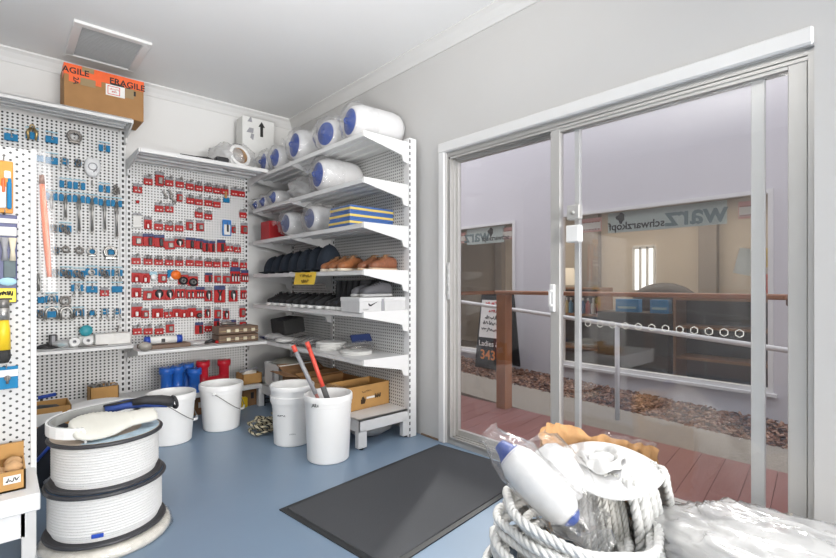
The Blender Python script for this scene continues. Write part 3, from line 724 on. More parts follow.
BLUE_ROWS = [
 ('top', [(11, 135.5, 'card/pin', 'blue card with small steel pin'), (32, 134, 'card/B', 'brass snap hook over blue card'), (51.5, 138, 'card/pin', 'blue card with small steel pin'), (74, 136, '/ring.045', 'dark coiled wire ring with no card'), (104, 148, 'split/pin', 'blue card with small steel pin')]),
 ('second', [(39, 158, 'small', 'half-hidden blue card'), (51.5, 159, 'card/pin', 'blue card with small steel pin'), (64, 161, 'small/legs', 'chrome fitting over blue card'), (77, 162, 'small/clump', 'dark shackles over blue card'), (92, 167, 'BAG', 'white bag of grey line')]),
 ('third', [(65.5, 184, 'split/pin', 'twin blue cards with thin hook'), (79, 185.5, 'split/pin', 'twin blue cards with thin hook'), (91.5, 184, '/pin', 'bare wire hook'), (104, 188.5, 'split/pin', 'twin blue cards with thin hook'), (116, 189, '/clump', 'tangle of small dark chain')]),
 ('fourth', [(51, 196, 'split/long.11', 'short chrome turnbuckle over blue card'), (65, 197.5, 'split/long.17', 'chrome turnbuckle over blue card'), (78.5, 198.5, 'split/long.28', 'long chrome turnbuckle over blue card'), (91.5, 200, 'split/long.27', 'long chrome turnbuckle over blue card'), (104, 202, 'split/long.24', 'long chrome turnbuckle over blue card'), (116, 203, 'split/long.30', 'thick long chrome turnbuckle over blue card')]),
 ('fifth', [(53, 227, 'small/clump', 'dark shackles over blue card'), (65, 228, 'split/clump', 'dark shackles over twin blue cards')]),
 ('sixth', [(55, 249, 'small/clump', 'dark shackles over blue card'), (65.5, 248, '/ring.024', 'dark round steel ring'), (79, 249, '/ring.026', 'dark round steel ring'), (91.5, 250, 'small/ring.032', 'steel ring over blue card'), (110, 251, 'small/ring.046', 'large steel ring over blue card')]),
 ('seventh', [(38, 276, '/long.12', 'dark hanging chain'), (54, 271, 'small/clump', 'small shackles over blue card'), (66, 272, 'split/clump', 'chrome shackles over twin blue cards'), (79, 273, 'split/clump', 'chrome shackles over twin blue cards'), (91, 271, 'split/ring.022', 'chrome ring over twin blue cards'), (104, 272, 'split/clump', 'chrome shackles over twin blue cards'), (116.5, 272, 'split/legs', 'chrome clips over twin blue cards')]),
 ('eighth', [(77, 287, 'split/legs', 'steel clips over twin blue cards'), (91.5, 287, 'card/pin', 'plain blue card'), (104, 291, 'RED', 'red tag among the blue cards'), (116.5, 287, 'card', 'plain blue card')]),
 ('ninth', [(40, 299, 'small', 'half-hidden blue card'), (51.5, 298, 'split/u.022', 'dark shackle over twin blue cards'), (65, 299, '/ring.034', 'dark clamp ring')]),
 ('lowest', [(39, 312, 'small/clump', 'small shackles over blue card'), (51.5, 312, 'card/u.038', 'large steel bow shackle over blue card'), (66, 312, '/u.038', 'large pale bow shackle'), (78, 312, 'split/u.026', 'dark bow shackle over twin blue cards'), (91.5, 312, 'small/u.024', 'dark bow shackle over blue card'), (104, 310.5, 'small/legs', 'long legged chrome clip over blue card'), (116.5, 310.5, 'small/legs', 'long legged chrome clip over blue card')])]
def red_tag(variant):
    key = 'R%d' % variant
    if key in protos: return dup(protos[key], (0, 0, 0))
    t = thing('tagged_fitting', None, None); protos[key] = t
    hook(m_ := MB(), .05, .03).build('hook', STEELD, t)
    m_ = MB(); m_.box((0, -.028, -.018), (.066, .006, .052), .006); o = m_.build('red_card', REDC, t)
    m_ = MB()
    for sx in (-1, 1): m_.box((sx * .012, -.032, -.026), (.013, .002, .009), .001)
    m_.build('printed_mark', PAPER, o)
    m_ = MB(); m_.box((0, -.029, .020), (.058, .006, .026), .003); m_.build('grey_header', GREYC, t)
    k = ('pin', 'stick', 'bits', 'loop')[variant]
    steel(k, variant).build('steel_fitting', STEELD if variant else CHROME, t)
    return t
def pack(kind, w, h):
    key = 'P%s%.3f%.3f' % (kind, w, h)
    if key in protos: return dup(protos[key], (0, 0, 0))
    t = thing('blister_pack', None, None); protos[key] = t; hh = h * .26
    hook(m_ := MB(), .05, h / 2 - .01).build('hook', STEELD, t)
    m_ = MB(); m_.box((0, -.022, -hh / 2), (w, .006, h - hh), .004); m_.build('red_card', REDC, t)
    m_ = MB(); m_.box((0, -.0225, h / 2 - hh / 2), (w * .98, .007, hh), .003); m_.box((0, -.027, h / 2 - hh * .5), (w * .6, .003, hh * .4)); 
    m_.build('header', NAVYC if kind in ('knife', 'triple', 'hand') else GREYC, t)
    m_ = MB(); z = -hh / 2; H = h - hh
    if kind == 'knife': m_.box((w * .14, -.032, z), (w * .34, .014, H * .88), .006); M_ = DARK
    elif kind == 'disc': m_.lathe([(0, -.01), (w * .42, -.01), (w * .46, 0), (w * .42, .012), (w * .16, .016), (0, .012)], 20, Matrix.Translation((0, -.03, z - H * .1)) @ Matrix.Rotation(R(90), 4, 'X')); M_ = DARK
    elif kind == 'twin':
        for sx in (-.3, .1): m_.box((w * sx + w * .1, -.031, z - H * .06), (w * .2, .012, H * .72), .005)
        M_ = DARK
    elif kind == 'triple':
        for sx in (-.28, 0, .28): m_.box((w * sx, -.031, z), (w * .19, .012, H * .66), .005)
        M_ = DARK
    elif kind == 'hand': m_.tube([(-w * .2, -.03, H * .3), (0, -.034, 0), (w * .1, -.03, -H * .5)], [.006, .009, .006], 8); m_.tube([(w * .2, -.03, H * .3), (0, -.036, 0), (-w * .12, -.03, -H * .5)], [.006, .009, .006], 8); M_ = DARK
    elif kind == 'blade': m_.ell((0, -.03, z + H * .12), w * .34, .012, H * .42, 12, 8); M_ = DARK
    elif kind == 'arch': m_.tube([(-w * .22, -.03, -H * .6), (-w * .22, -.03, -H * .1), (-w * .1, -.03, H * .08), (w * .1, -.03, H * .08), (w * .22, -.03, -H * .1), (w * .22, -.03, -H * .6)], w * .09, 6); M_ = REDC
    else: m_.box((w * .1, -.03, z), (w * .50, .012, H * .62), .005); M_ = STEELD
    tool = m_.build('tool', M_, t)
    for sx in {'twin': (-.2, .2), 'triple': (-.28, 0, .28)}.get(kind, ()):
        m_ = MB(); m_.box((w * sx, -.039, z - H * .1), (w * .12, .006, H * .42), .003); m_.build('pale_jaw', WPLA, t)
    m_ = MB()
    if kind in ('twin', 'triple'): pass
    elif kind == 'blade': m_.prism([(-w * .1, z + H * .2), (w * .1, z + H * .2), (w * .03, -H * .55), (-w * .03, -H * .55)], -.046, -.04, 1)
    elif kind == 'arch': m_.box((0, -.026, -H * .36), (w * .26, .006, H * .42), .003)
    elif kind == 'hand': m_.ell((0, -.04, -H * .3), w * .07, .006, H * .2, 8, 6)
    elif kind == 'disc': m_.torus((0, -.047, z - H * .1), w * .2, .002, 16, 5, ax=1)
    if m_.v: m_.build('pale_detail', CHROME if kind == 'disc' else WPLA, t)
    return t
def bag_item():
    t = thing('bagged_line', None, None); hook(m_ := MB(), .05, .07).build('hook', STEELD, t)
    m_ = MB(); m_.ell((0, -.03, -.005), .062, .02, .085, 16, 10, lambda d: 1 + .12 * noise.noise(d * 4)); m_.build('white_bag', mat('white_bag_film', (.78, .79, .80), .3, 0, .05, 40, .4), t)
    m_ = MB(); m_.torus((0, -.052, -.005), .03, .004, 20, 6, ax=1); m_.tube([(.03, -.05, 0), (.025, -.05, -.03), (.005, -.05, -.05)], .004, 6); m_.build('grey_line', GREYC, t)
    return t
BR = mat('brass', (.50, .36, .16), .35, .8, .2, 60)
for row, items in BLUE_ROWS:
    for i, (u, v, kind, desc) in enumerate(items):
        n = len(items) - 1 - i
        if kind == 'BAG': t = bag_item()
        elif kind == 'RED': t = red_tag(0)
        elif kind == 'card/B':
            t = blue_item('card'); m_ = MB()
            t2 = thing('carded_fitting', None, None)
            for c in list(t.children): c.parent = t2
            bpy.data.objects.remove(t); protos.pop('Bcard'); t = t2
            for sx in (-1, 1): m_.tube([(sx * .008, -.04, .04), (sx * .028, -.042, .0), (sx * .022, -.04, -.055)], [.010, .012, .008], 8)
            m_.torus((0, -.04, .05), .014, .005, 14, 6, ax=1); m_.build('brass_snap_hook', BR, t)
        else: t = blue_item(kind)
        q = pY(u, v, YP); t.location = (q.x, YP, q.z)
        where = 'nearest the corner upright' if n == 0 else f'{ORD[n]} peg before the end one'
        pos = f'{desc}, {row} row, ' + ('beside the slotted upright' if n == 0 else f'{ORD[n]} from the slotted upright')
        tag(t, pos, 'hardware', 'fittings on the blue card pegboard')

# ------------------------------------------------------------------ things on the red-card board
T_ = lambda v: ('T', v)
RED_ROWS = [
 ('top', [(137, 188, 'T0'), (147.5, 180, 'T1'), (159, 179, 'plain', .068, .13), (168.5, 181.5, 'T1'), (179, 183, 'T1'), (189, 185, 'T1'), (198, 186.5, 'T2'), (207.5, 187.5, 'T2'), (216, 189, 'T2'), (224, 190, 'T2'), (233.5, 191.5, 'T1'), (240.5, 192.5, 'T1')]),
 ('second', [(137, 201, 'DOT'), (169.5, 196, 'KEYS'), (179, 197, 'plain', .05, .09), (189.5, 199, 'T2'), (198, 200.5, 'T1'), (207.5, 201.5, 'T1'), (216, 203, 'T1'), (225.5, 200.5, 'BLUE')]),
 ('third', [(158.5, 207, 'T1'), (168.5, 207.5, 'T0'), (198, 213, 'T3'), (207.5, 215, 'T2'), (242, 213.5, 'T1')]),
 ('fourth', [(136.5, 220, 'PALE'), (147.5, 223, 'arch', .06, .11), (158, 225, 'T1'), (168.5, 226, 'T3'), (178.5, 226.5, 'T1'), (189, 225, 'plain', .062, .10), (199.5, 226, 'plain', .068, .10), (226, 228, 'CASE'), (233, 229, 'plain', .04, .08), (243.5, 228.5, 'plain', .068, .11)]),
 ('fifth', [(137, 239.5, 'plain', .08, .11), (148, 240, 'knife', .085, .11), (159, 241, 'knife', .085, .11), (169, 244, 'plain', .085, .10), (179, 242, 'blade', .085, .10), (190, 243, 'knife', .085, .10), (199, 244, 'knife', .07, .10), (205, 246, 'knife', .055, .11), (211.5, 246.5, 'knife', .055, .11), (220.5, 246, 'knife', .08, .12), (228.5, 247, 'T0'), (236.5, 248, 'T0')]),
 ('sixth', [(135.5, 259, 'T1'), (147.5, 259.5, 'T2'), (158, 260, 'T2'), (168.5, 260.5, 'T2'), (178.5, 261, 'T2'), (189, 261, 'T1'), (198, 261.5, 'T1'), (207.5, 262, 'T2'), (216, 262.5, 'T2'), (225, 262.5, 'T1'), (234, 262.5, 'T2'), (242.5, 263.5, 'T0')]),
 ('seventh', [(136, 276, 'arch', .075, .11), (145, 276.5, 'arch', .07, .11), (152.5, 275, 'WHITE'), (162, 277, 'plain', .07, .10), (173.5, 275, 'ORANGE'), (182.5, 278, 'disc', .085, .12), (192.5, 279.5, 'disc', .085, .12), (208, 277.5, 'knife', .07, .09), (217, 278, 'plain', .065, .09), (226, 278.5, 'plain', .075, .10), (234.5, 275.5, 'triple', .10, .165), (244, 276, 'triple', .075, .12)]),
 ('eighth', [(136, 291, 'arch', .075, .11), (147.5, 294, 'plain', .075, .11), (158.5, 293, 'blade', .10, .12), (169, 293, 'blade', .08, .12), (179.5, 292, 'twin', .085, .11), (190, 292.5, 'twin', .085, .11), (199.5, 292.5, 'triple', .08, .11), (207.8, 294, 'blade', .07, .14), (219, 294, 'hand', .105, .165), (232.5, 294, 'blade', .085, .15), (242.7, 293, 'twin', .06, .12)]),
 ('ninth', [(136.5, 310, 'arch', .085, .12), (144.5, 313, 'plain', .06, .09), (157, 311.5, 'arch', .09, .11), (167.5, 312.5, 'T0'), (176, 311.5, 'arch', .07, .10), (183.5, 312, 'arch', .065, .10), (191, 311, 'arch', .075, .11), (198.5, 313, 'disc', .055, .10), (207, 312, 'blade', .055, .11), (217, 312.5, 'plain', .065, .11), (225.5, 313.5, 'blade', .06, .11), (241.7, 311, 'plain', .06, .12)]),
 ('lowest', [(136.5, 329, 'T1'), (147.5, 329, 'T1'), (158.5, 329, 'T1'), (169.5, 327, 'plain', .07, .10), (198.5, 328, 'knife', .075, .11), (207.5, 326.5, 'T1'), (216, 323.5, 'knife', .055, .10), (225, 324.5, 'ORANGE2', .08, .10), (233, 324, 'knife', .05, .09), (242, 324, 'plain', .065, .09)])]
TD = {'T0': 'red tag with tiny steel pin', 'T1': 'red tag with steel stick fitting', 'T2': 'red tag with cluster of steel bits', 'T3': 'red tag with steel ring',
      'plain': 'red blister pack with grey tool', 'knife': 'red blister pack with black tool', 'disc': 'red blister pack with black disc', 'twin': 'red pack of two black tools', 'triple': 'red pack of three pale tools',
      'hand': 'large red pack with black hand tool', 'blade': 'red pack with pale blade', 'arch': 'red pack with arched red tool', 'DOT': 'tiny red dot fitting', 'KEYS': 'loose grey steel keys', 'BLUE': 'odd blue card', 'PALE': 'pale pack outlined in grey',
      'CASE': 'blue and white pack', 'WHITE': 'small white pack', 'ORANGE': 'bright orange disc pack', 'ORANGE2': 'red pack with orange tool'}
def odd(kind):
    t = thing('blister_pack', None, None); hook(m_ := MB(), .05, .04).build('hook', STEELD, t); m_ = MB()
    if kind == 'DOT': m_.ell((0, -.03, -.01), .014, .008, .014, 10, 8); m_.build('red_knob', REDC, t)
    elif kind == 'KEYS':
        for x, z, r in ((-.045, .01, .5), (0, .03, .6), (.02, -.03, .8)): m_.box((0, 0, 0), (.018, .008, .06), .004, Matrix.Translation((x, -.03, z)) @ Matrix.Rotation(-r, 4, 'Y')); m_.torus((x + .012, -.03, z - .03), .012, .004, 12, 5, ax=1)
        m_.build('steel_keys', STEELD, t)
    elif kind == 'BLUE': m_.box((0, -.03, 0), (.062, .005, .046), .003); m_.build('blue_card', BLUEC, t); m_ = MB(); m_.box((-.008, -.034, .05), (.02, .01, .07), .004); m_.build('tan_strap', CARDL, t)
    elif kind == 'PALE':
        for z in (.045, -.06): m_.box((0, -.03, z), (.07, .006, .014), .003)
        m_.box((0, -.027, -.01), (.06, .004, .1), .003); m_.build('pale_card', PAPER, t); m_ = MB(); m_.box((0, -.035, .047), (.066, .004, .02), .003); m_.build('grey_bar', GREYC, t)
    elif kind == 'CASE':
        m_.box((0, -.026, 0), (.085, .008, .155), .012); m_.build('blue_backing', mat('bright_blue_pack', (.03, .2, .55), .4), t); m_ = MB(); m_.box((.0, -.033, -.02), (.06, .008, .10), .006); o = m_.build('white_insert', PAPER, t)
        m_ = MB(); m_.box((.004, -.04, -.005), (.02, .008, .07), .004); m_.build('dark_tool', DARK, o)
    elif kind == 'WHITE': m_.box((0, -.028, .015), (.06, .006, .03), .003); m_.build('blue_header', BLUEL, t); m_ = MB(); m_.ell((.004, -.032, -.02), .026, .012, .028, 12, 8); m_.build('white_fitting', WPLA, t)
    elif kind == 'ORANGE':
        m_.box((-.03, -.024, .01), (.05, .006, .07), .004); m_.build('blue_backing', BLUEC, t); m_ = MB(); m_.lathe([(0, -.006), (.042, -.006), (.042, .006), (0, .008)], 22, Matrix.Translation((.012, -.034, .0)) @ Matrix.Rotation(R(90), 4, 'X')); m_.build('orange_disc', mat('bright_orange', (.9, .18, .02), .4), t)
        m_ = MB(); m_.ell((-.02, -.03, -.03), .022, .008, .022, 10, 6); m_.build('white_fitting', WPLA, t)
    return t
for row, items in RED_ROWS:
    for i, it in enumerate(items):
        u, v, k = it[:3]
        if k[0] == 'T' and len(k) == 2: t = red_tag(int(k[1]))
        elif k == 'ORANGE2':
            t = pack('plain', .0801, .10); m_ = MB(); m_.box((.01, -.044, -.005), (.10, .012, .028), .006); m_.build('orange_tool', mat('bright_orange', (.9, .18, .02), .4), t)
        elif len(it) == 5: t = pack(k, it[3], it[4])
        else: t = odd(k)
        q = pY(u, v, YP); t.location = (q.x, YP, q.z)
        t.scale = (1.12, 1, 1.12) if k[0] == 'T' else (1.06, 1, 1.06)
        if row in ('ninth', 'eighth', 'fifth') and i in (1, 3): t.rotation_euler.y = rnd.uniform(-.14, .14)
        pos = 'beside the shared upright' if i == 0 else f'{ORD[i]} from the shared upright'
        tag(t, f'{TD[k]}, {row} row, {pos}', 'hardware', 'fittings on the red card pegboard')
# ------------------------------------------------------------------ small goods on the bays: boxes, shoes, fenders ...
def carton(name, label, cat, c, d, m, rz=0, open_=0, flap=None, th=.006, group=None):
    """cardboard box; open_ leaves the top off"""
    t = thing(name, label, cat, c, rz, group); x, y, z = d; p = MB()
    if not open_: p.box((0, 0, z / 2), d, .003)
    else:
        p.b2((-x / 2, -y / 2, 0), (x / 2, y / 2, th)); p.b2((-x / 2, -y / 2, 0), (-x / 2 + th, y / 2, z)); p.b2((x / 2 - th, -y / 2, 0), (x / 2, y / 2, z))
        p.b2((-x / 2, -y / 2, 0), (x / 2, -y / 2 + th, z)); p.b2((-x / 2, y / 2 - th, 0), (x / 2, y / 2, z))
    p.build('box_body', m, t); return t
# FRAGILE carton on the first bay
bx0, bx1, bz0, bz1, by = .375, .925, 2.602, 2.945, 4.56
t = carton('cardboard_box', 'brown cardboard carton with orange fragile tape on top of the blue card bay', 'box', (.65, 4.72, bz0), (bx1 - bx0, .31, bz1 - bz0), CARD)
W = bx1 - bx0; H = bz1 - bz0; fy = -.155
p = MB(); p.b2((-W / 2 - .002, fy - .002, H - .085), (W / 2 + .002, fy + .001, H)); p.b2((-W / 2 + .03, fy - .0025, H - .14), (-W / 2 + .10, fy, H - .08)); p.b2((-W / 2 - .002, fy, H - .09), (-W / 2 + .001, fy + .12, H))
p.b2((-W / 2 + .1, fy - .0022, H - .13), (-.03, fy, H - .08)); tp = p.build('fragile_tape', ORANGE, t)
for body, x, z, sz, ry in (('AGILE', -.20, H - .052, .066, 0), ('FRAGILE', .155, H - .058, .070, 0), ('2A', -W / 2 + .075, H - .125, .05, 90)):
    o = text('lettering', body, sz, INK, tp, (x, fy - .003, z), (R(90), R(ry), 0))
p = MB(); p.b2((.0, fy - .004, H - .18), (.135, fy, H - .09)); lb = p.build('address_label', PAPER, t)
p = MB(); g_ = .012
for lo, hi in (((.0 + g_, H - .17), (.10, H - .165)), ((.0 + g_, H - .105), (.10, H - .10)), ((.012, H - .17), (.017, H - .10)), ((.095, H - .17), (.10, H - .10))): p.b2((lo[0], fy - .005, lo[1]), (hi[0], fy - .003, hi[1]))
for zz, ww in ((-.125, .06), (-.145, .03)): scribble(p, ww, .014, 4, Matrix.Translation((.056, fy - .005, H + zz)) @ FACE_Y, 3)
p.build('red_print', REDINK, lb)
p = MB(); p.b2((.03, fy - .003, H - .088), (.13, fy, H - .072)); p.b2((.19, fy - .003, H - .14), (.215, fy, H - .10)); p.b2((.145, fy - .003, H - .09), (.175, fy, H - .08)); p.build('black_mark', INK, t)
for lo, hi in (((-.17, H - .15), (-.07, H - .09)), ((.14, H - .17), (.20, H - .09)), ((-.16, H - .04), (-.08, H))):
    p = MB(); p.b2((lo[0], fy - .0032, lo[1]), (hi[0], fy - .001, hi[1])); p.build('torn_patch', mat('worn_cardboard', (.33, .24, .13), .85), t)

# bay 1 lower shelf clutter
ZS1 = .692
def on_shelf(u, v, Y=4.65, Z=ZS1): q = pY(u, v, Y); return Vector((q.x, Y, Z))
q = on_shelf(53, 345, 4.68); t = thing('dispenser_stand', 'black plastic dispenser stand on the shelf beneath the blue cards', 'holder', q); p = MB()
p.b2((-.028, -.02, 0), (.028, .03, .105), .006); p.build('body', DARK, t); p = MB(); p.b2((-.01, -.028, .03), (.012, -.018, .10), .003); p.build('pale_slot', GREYC, t)
def tape(u, v, Y, r, lb, wd=.03, rot=60, col=WPLA, lift=0):
    q = on_shelf(u, v, Y); t = thing('tape_roll', lb, 'tape', q + Vector((0, 0, r * math.sin(R(rot)) + wd / 2 * math.cos(R(rot)) + lift)), 0, 'rolls on the blue card bay shelf'); t.rotation_euler = (R(rot), 0, 0)
    p = MB(); p.lathe([(r * .35, -wd / 2), (r, -wd / 2), (r, wd / 2), (r * .35, wd / 2), (r * .35, -wd / 2)], 28, smooth=False); p.build('roll', col, t)
    p = MB(); p.lathe([(r * .28, -wd / 2 + .002), (r * .36, -wd / 2 + .002), (r * .36, wd / 2 + .004), (r * .28, wd / 2 + .004), (r * .28, -wd / 2 + .002)], 20); p.build('core', GREYC, t)
tape(74.5, 342, 4.60, .036, 'upright white tape roll nearest the shelf edge under the blue cards')
tape(88, 340, 4.62, .036, 'second white tape roll leaning next to the small white carton')
q = on_shelf(63, 343, 4.66); t = thing('film_packet', 'clear packet of white and teal parts between the black stand and tape rolls', 'packet', q); p = MB()
p.ell((0, 0, .03), .075, .05, .032, 16, 8, lambda d: 1 + .2 * noise.noise(d * 3)); p.build('packet', FILMW, t); p = MB(); p.ell((-.01, -.03, .025), .03, .014, .012, 10, 6); p.build('teal_part', mat('teal_plastic', (.05, .35, .42), .4), t)
q = on_shelf(86, 340, 4.76); t = thing('reel', 'teal reel standing behind the tape rolls on the shelf', 'reel', q); p = MB()
p.lathe([(0, -.02), (.045, -.02), (.045, .02), (0, .02)], 22, Matrix.Translation((0, 0, .115)) @ Matrix.Rotation(R(80), 4, 'X')); p.build('spool', mat('teal_plastic', (.05, .35, .42), .4), t); p = MB(); p.b2((-.05, -.02, 0), (.05, .03, .07), .004); p.build('white_base', PAPER, t)
q = pY(114, 338, 4.60); t = carton('carton', 'low white carton at the upright end of the shelf under the blue cards', 'box', (q.x, 4.70, ZS1), (.25, .14, .09), PAPER)
p = MB(); p.tube([(.04, -.0, .1), (.05, 0, .15)], .006, 6); p.tube([(.02, 0, .125), (.07, 0, .13)], .004, 6); p.build('fitting_on_top', STEELD, t)
p = MB(); q = on_shelf(44, 349, 4.66); p.tube([(0, 0, .012), (.03, -.02, .014), (.06, .0, .02), (.03, .03, .03), (-.02, .02, .02), (-.05, -.01, .012), (-.02, -.03, .012), (.05, -.03, .012), (.09, .0, .012)], .010, 7)
o = p.build('black_cable', DARK); o.location = q; tag(o, 'short black cable coiled on the shelf end by the paint brushes', 'cable')
p = MB(); q = on_shelf(90, 346, 4.57); p.tube([(-.11, 0, .008), (-.02, .01, .008), (.09, -.005, .008)], [.006, .008, .004], 7); o = p.build('marlin_spike', STEELD); o.location = q + Vector((.03, -.02, 0)); tag(o, 'thin dark spike lying in front of the white tape rolls', 'tool')
q = pY(48, 391, 4.62); t = thing('clamp', 'blue bar clamp handle standing on the base shelf under the blue cards', 'tool', (q.x, 4.62, .22)); p = MB(); p.tube([(-.06, 0, .10), (.05, 0, .112)], .014, 8); p.build('blue_handle', mat('deep_blue_plastic', (.02, .07, .42), .4), t); p = MB(); p.tube([(-.04, 0, .10), (-.04, 0, 0)], .009, 8); p.box((-.04, 0, .012), (.06, .05, .024), .004); p.build('dark_stem', DARK, t)
q = pY(103, 388, 4.66); t = carton('cardboard_box', 'small open carton of dark fittings on the base shelf behind the lidded bucket', 'box', (q.x, 4.66, .22), (.20, .17, .13), CARDL, 0, 1)
for k in range(9):
    p = MB(); r = .016 + .006 * (k % 3); p.torus((0, 0, 0), r, .008, 14, 6, ax=k % 3); o = p.build('shackle', STEELD if k % 3 else CHROME); o.location = (q.x - .07 + .035 * (k % 5), 4.62 + .05 * (k // 5), .335 + .02 * (k % 2)); tag(o, 'dark metal shackle in the small open carton behind the lidded bucket', 'shackle', 'shackles in the small carton')
# bay 2 shelf clutter
ZS2 = .645
q0 = pY(139, 348, 4.45)
def board(name, label, u0, u1, v, Y, wd, th, z, m, cat='batten'):
    a, b = pY(u0, v, Y), pY(u1, v, Y); p = MB(); p.b2((a.x, Y - wd / 2, z), (b.x, Y + wd / 2, z + th), .004); o = p.build(name, m); return tag(o, label, cat)
board('sail_batten_case', 'long brown case lying at the shared upright end of the red card shelf', 139, 188, 345, 4.50, .17, .035, ZS2, mat('brown_leatherette', (.16, .10, .065), .5, 0, .2, 30))
t = thing('rolled_chart', 'white roll with blue end bands on the long brown case under the red cards', 'roll', (0, 0, 0)); a, b = pY(145, 340, 4.47), pY(181, 338, 4.47); t.location = (a.x, 4.47, ZS2 + .072)
L_ = b.x - a.x; p = MB(); p.tube([(0, 0, 0), (L_, 0, 0)], .034, 14, flat=(1, 1)); p.build('white_sleeve', PAPER, t)
for x0_, x1_ in ((-.005, .035), (L_ - .04, L_ + .005)): p = MB(); p.tube([(x0_, 0, 0), (x1_, 0, 0)], .0355, 14); p.build('blue_band', mat('deep_blue_plastic', (.02, .07, .42), .4), t)
p = MB(); p.b2((L_ * .42, -.038, -.02), (L_ * .52, -.03, .012), .002); p.build('dark_clip', DARK, t)
q = pY(140, 343, 4.42); p = MB(); p.ell((0, 0, .035), .05, .05, .038, 14, 8, lambda d: 1 + .25 * noise.noise(d * 3.2)); o = p.build('crumpled_bag', mat('grey_brown_film', (.4, .37, .33), .4, 0, .3, 30, .5)); o.location = (q.x + .03, 4.39, ZS2); tag(o, 'crumpled grey bag on the corner of the red card shelf', 'bag')
q = pY(197, 341, 4.5); t = thing('blister_pack', 'clear packet lying in the middle of the red card shelf', 'packet', (q.x, 4.5, ZS2)); p = MB(); p.ell((0, 0, .02), .11, .06, .022, 16, 8, lambda d: 1 + .15 * noise.noise(d * 4)); p.build('film', FILMW, t); p = MB(); p.b2((-.06, -.03, .004), (.03, .02, .012), .002); p.build('card', GREYC, t)
q = pY(211, 341, 4.46); t = thing('multi_tool', 'black and red tool lying beside the brown drawer cases', 'tool', (q.x, 4.46, ZS2)); p = MB(); p.tube([(-.06, .0, .015), (0, 0, .03), (.04, 0, .02)], [.012, .018, .012], 8); p.build('black_grip', DARK, t); p = MB(); p.tube([(.035, -.01, .018), (.075, -.015, .014)], .014, 8); p.build('red_end', REDC, t)
for k in range(2):
    a, b = pY(216, 339, 4.5), pY(255, 336, 4.5)
    t = thing('drawer_case', ('lower' if k == 0 else 'upper') + ' of the two brown cases with metal catches on the red card shelf', 'case', ((a.x + b.x) / 2, 4.52, ZS2 + .078 * k), 0, 'brown cases'); L_ = b.x - a.x; p = MB(); p.box((0, 0, .038), (L_, .2, .072), .006); p.build('case_body', mat('brown_leatherette', (.16, .10, .065), .5, 0, .2, 30), t)
    p = MB(); p.b2((-L_ / 2 - .002, -.103, .030), (L_ / 2 + .002, -.1, .034)); p.build('gilt_line', mat('dull_gold', (.45, .36, .2), .4, .6), t)
    for j in range(4):
        p = MB(); p.box((-L_ * .27 + L_ * .21 * j, -.104, .036), (.035, .01, .03), .003); p.build('catch', mat('dull_gold_pale', (.72, .66, .5), .35, .5), t)
q = pY(229, 327, 4.5); p = MB(); p.tube([(-.07, 0, .02), (-.02, .01, .025), (.04, 0, .018), (.07, .02, .018)], [.014, .018, .016, .01], 8); o = p.build('dark_tool', STEELD); o.location = (q.x, 4.5, ZS2 + .156); tag(o, 'dark tool lying on top of the brown cases', 'tool')
# black strap on bay 2's canopy
p = MB(); a = pY(181, 153, 4.40); zc = 2.327
p.tube([(0, 0, .012), (.12, .01, .016), (.24, .0, .022), (.30, .05, .02), (.42, .03, .03)], .009, 7); p.box((.36, .02, .03), (.12, .07, .05), .012)
o = p.build('strap', DARK); o.location = (a.x, 4.42, zc); tag(o, 'black strap with a thick buckle lying along the canopy shelf of the red card bay', 'strap')
# pumps on bay 2's base
def pump(u, v, Y, col, lb, h=.24, lying=False):
    q = pY(u, v, Y); t = thing('hand_pump', lb, 'pump', (q.x, Y, .22), 0, 'coloured pump bodies behind the buckets'); m_ = mat('pump_' + col, (.02, .12, .48) if col == 'blue' else (.50, .015, .03), .3); p = MB()
    M = Matrix.Identity(4)
    if lying: M = Matrix.Translation((-.1, 0, .062)) @ Matrix.Rotation(R(90), 4, 'Y')
    p.lathe([(0, 0), (.055, 0), (.055, .02), (.046, .025), (.046, h - .06), (.06, h - .05), (.06, h), (.04, h), (0, h)], 20, M); p.build('barrel', m_, t)
    p = MB(); p.torus((0, 0, h - .027), .0605, .004, 22, 6, M)
    for k in range(6): a = PI / 3 * k; p.cyl((.05 * math.cos(a), .05 * math.sin(a), h), (.05 * math.cos(a), .05 * math.sin(a), h + .008), .006, n=6, M=M)
    p.build('bolted_rim', m_, t)
pump(166.5, 380, 4.52, 'blue', 'blue pump body furthest from the red ones on the base shelf'); pump(177.5, 379, 4.54, 'blue', 'second blue pump body along the base shelf')
pump(187, 380, 4.62, 'blue', 'third blue pump body, set back behind the fourth'); pump(194.5, 383, 4.48, 'blue', 'fourth blue pump body, standing next to the red ones', .21)
pump(203, 378, 4.55, 'red', 'tall red pump body next to the blue ones', .26); pump(214, 381, 4.56, 'red', 'red pump body lying between two standing red ones', .2, True); pump(224, 378, 4.56, 'red', 'tall red pump body above the second white bucket', .25)
q = pY(249, 384, 4.55); t = carton('cardboard_box', 'small brown carton of parts at the corner end of the low base shelf', 'box', (q.x, 4.55, .22), (.19, .18, .10), CARDL, 0, 1)
p = MB(); p.ell((0, 0, .09), .075, .06, .035, 12, 8, lambda d: 1 + .3 * noise.noise(d * 4)); p.build('paper_wrapping', mat('crumpled_paper', (.7, .65, .58), .7), t)
p = MB(); p.tube([(-.10, -.02, .12), (.08, 0, .135)], .012, 7); p.build('grey_tool', GREYC, t)
t = carton('cardboard_box', 'brown carton with hand hole on the floor under the low base shelf', 'box', (pY(249, 400, 4.6).x, 4.62, 0), (.2, .25, .165), CARDD); p = MB(); p.box((-.01, -.126, .10), (.03, .003, .06), .0); p.build('hand_hole', DARK, t)
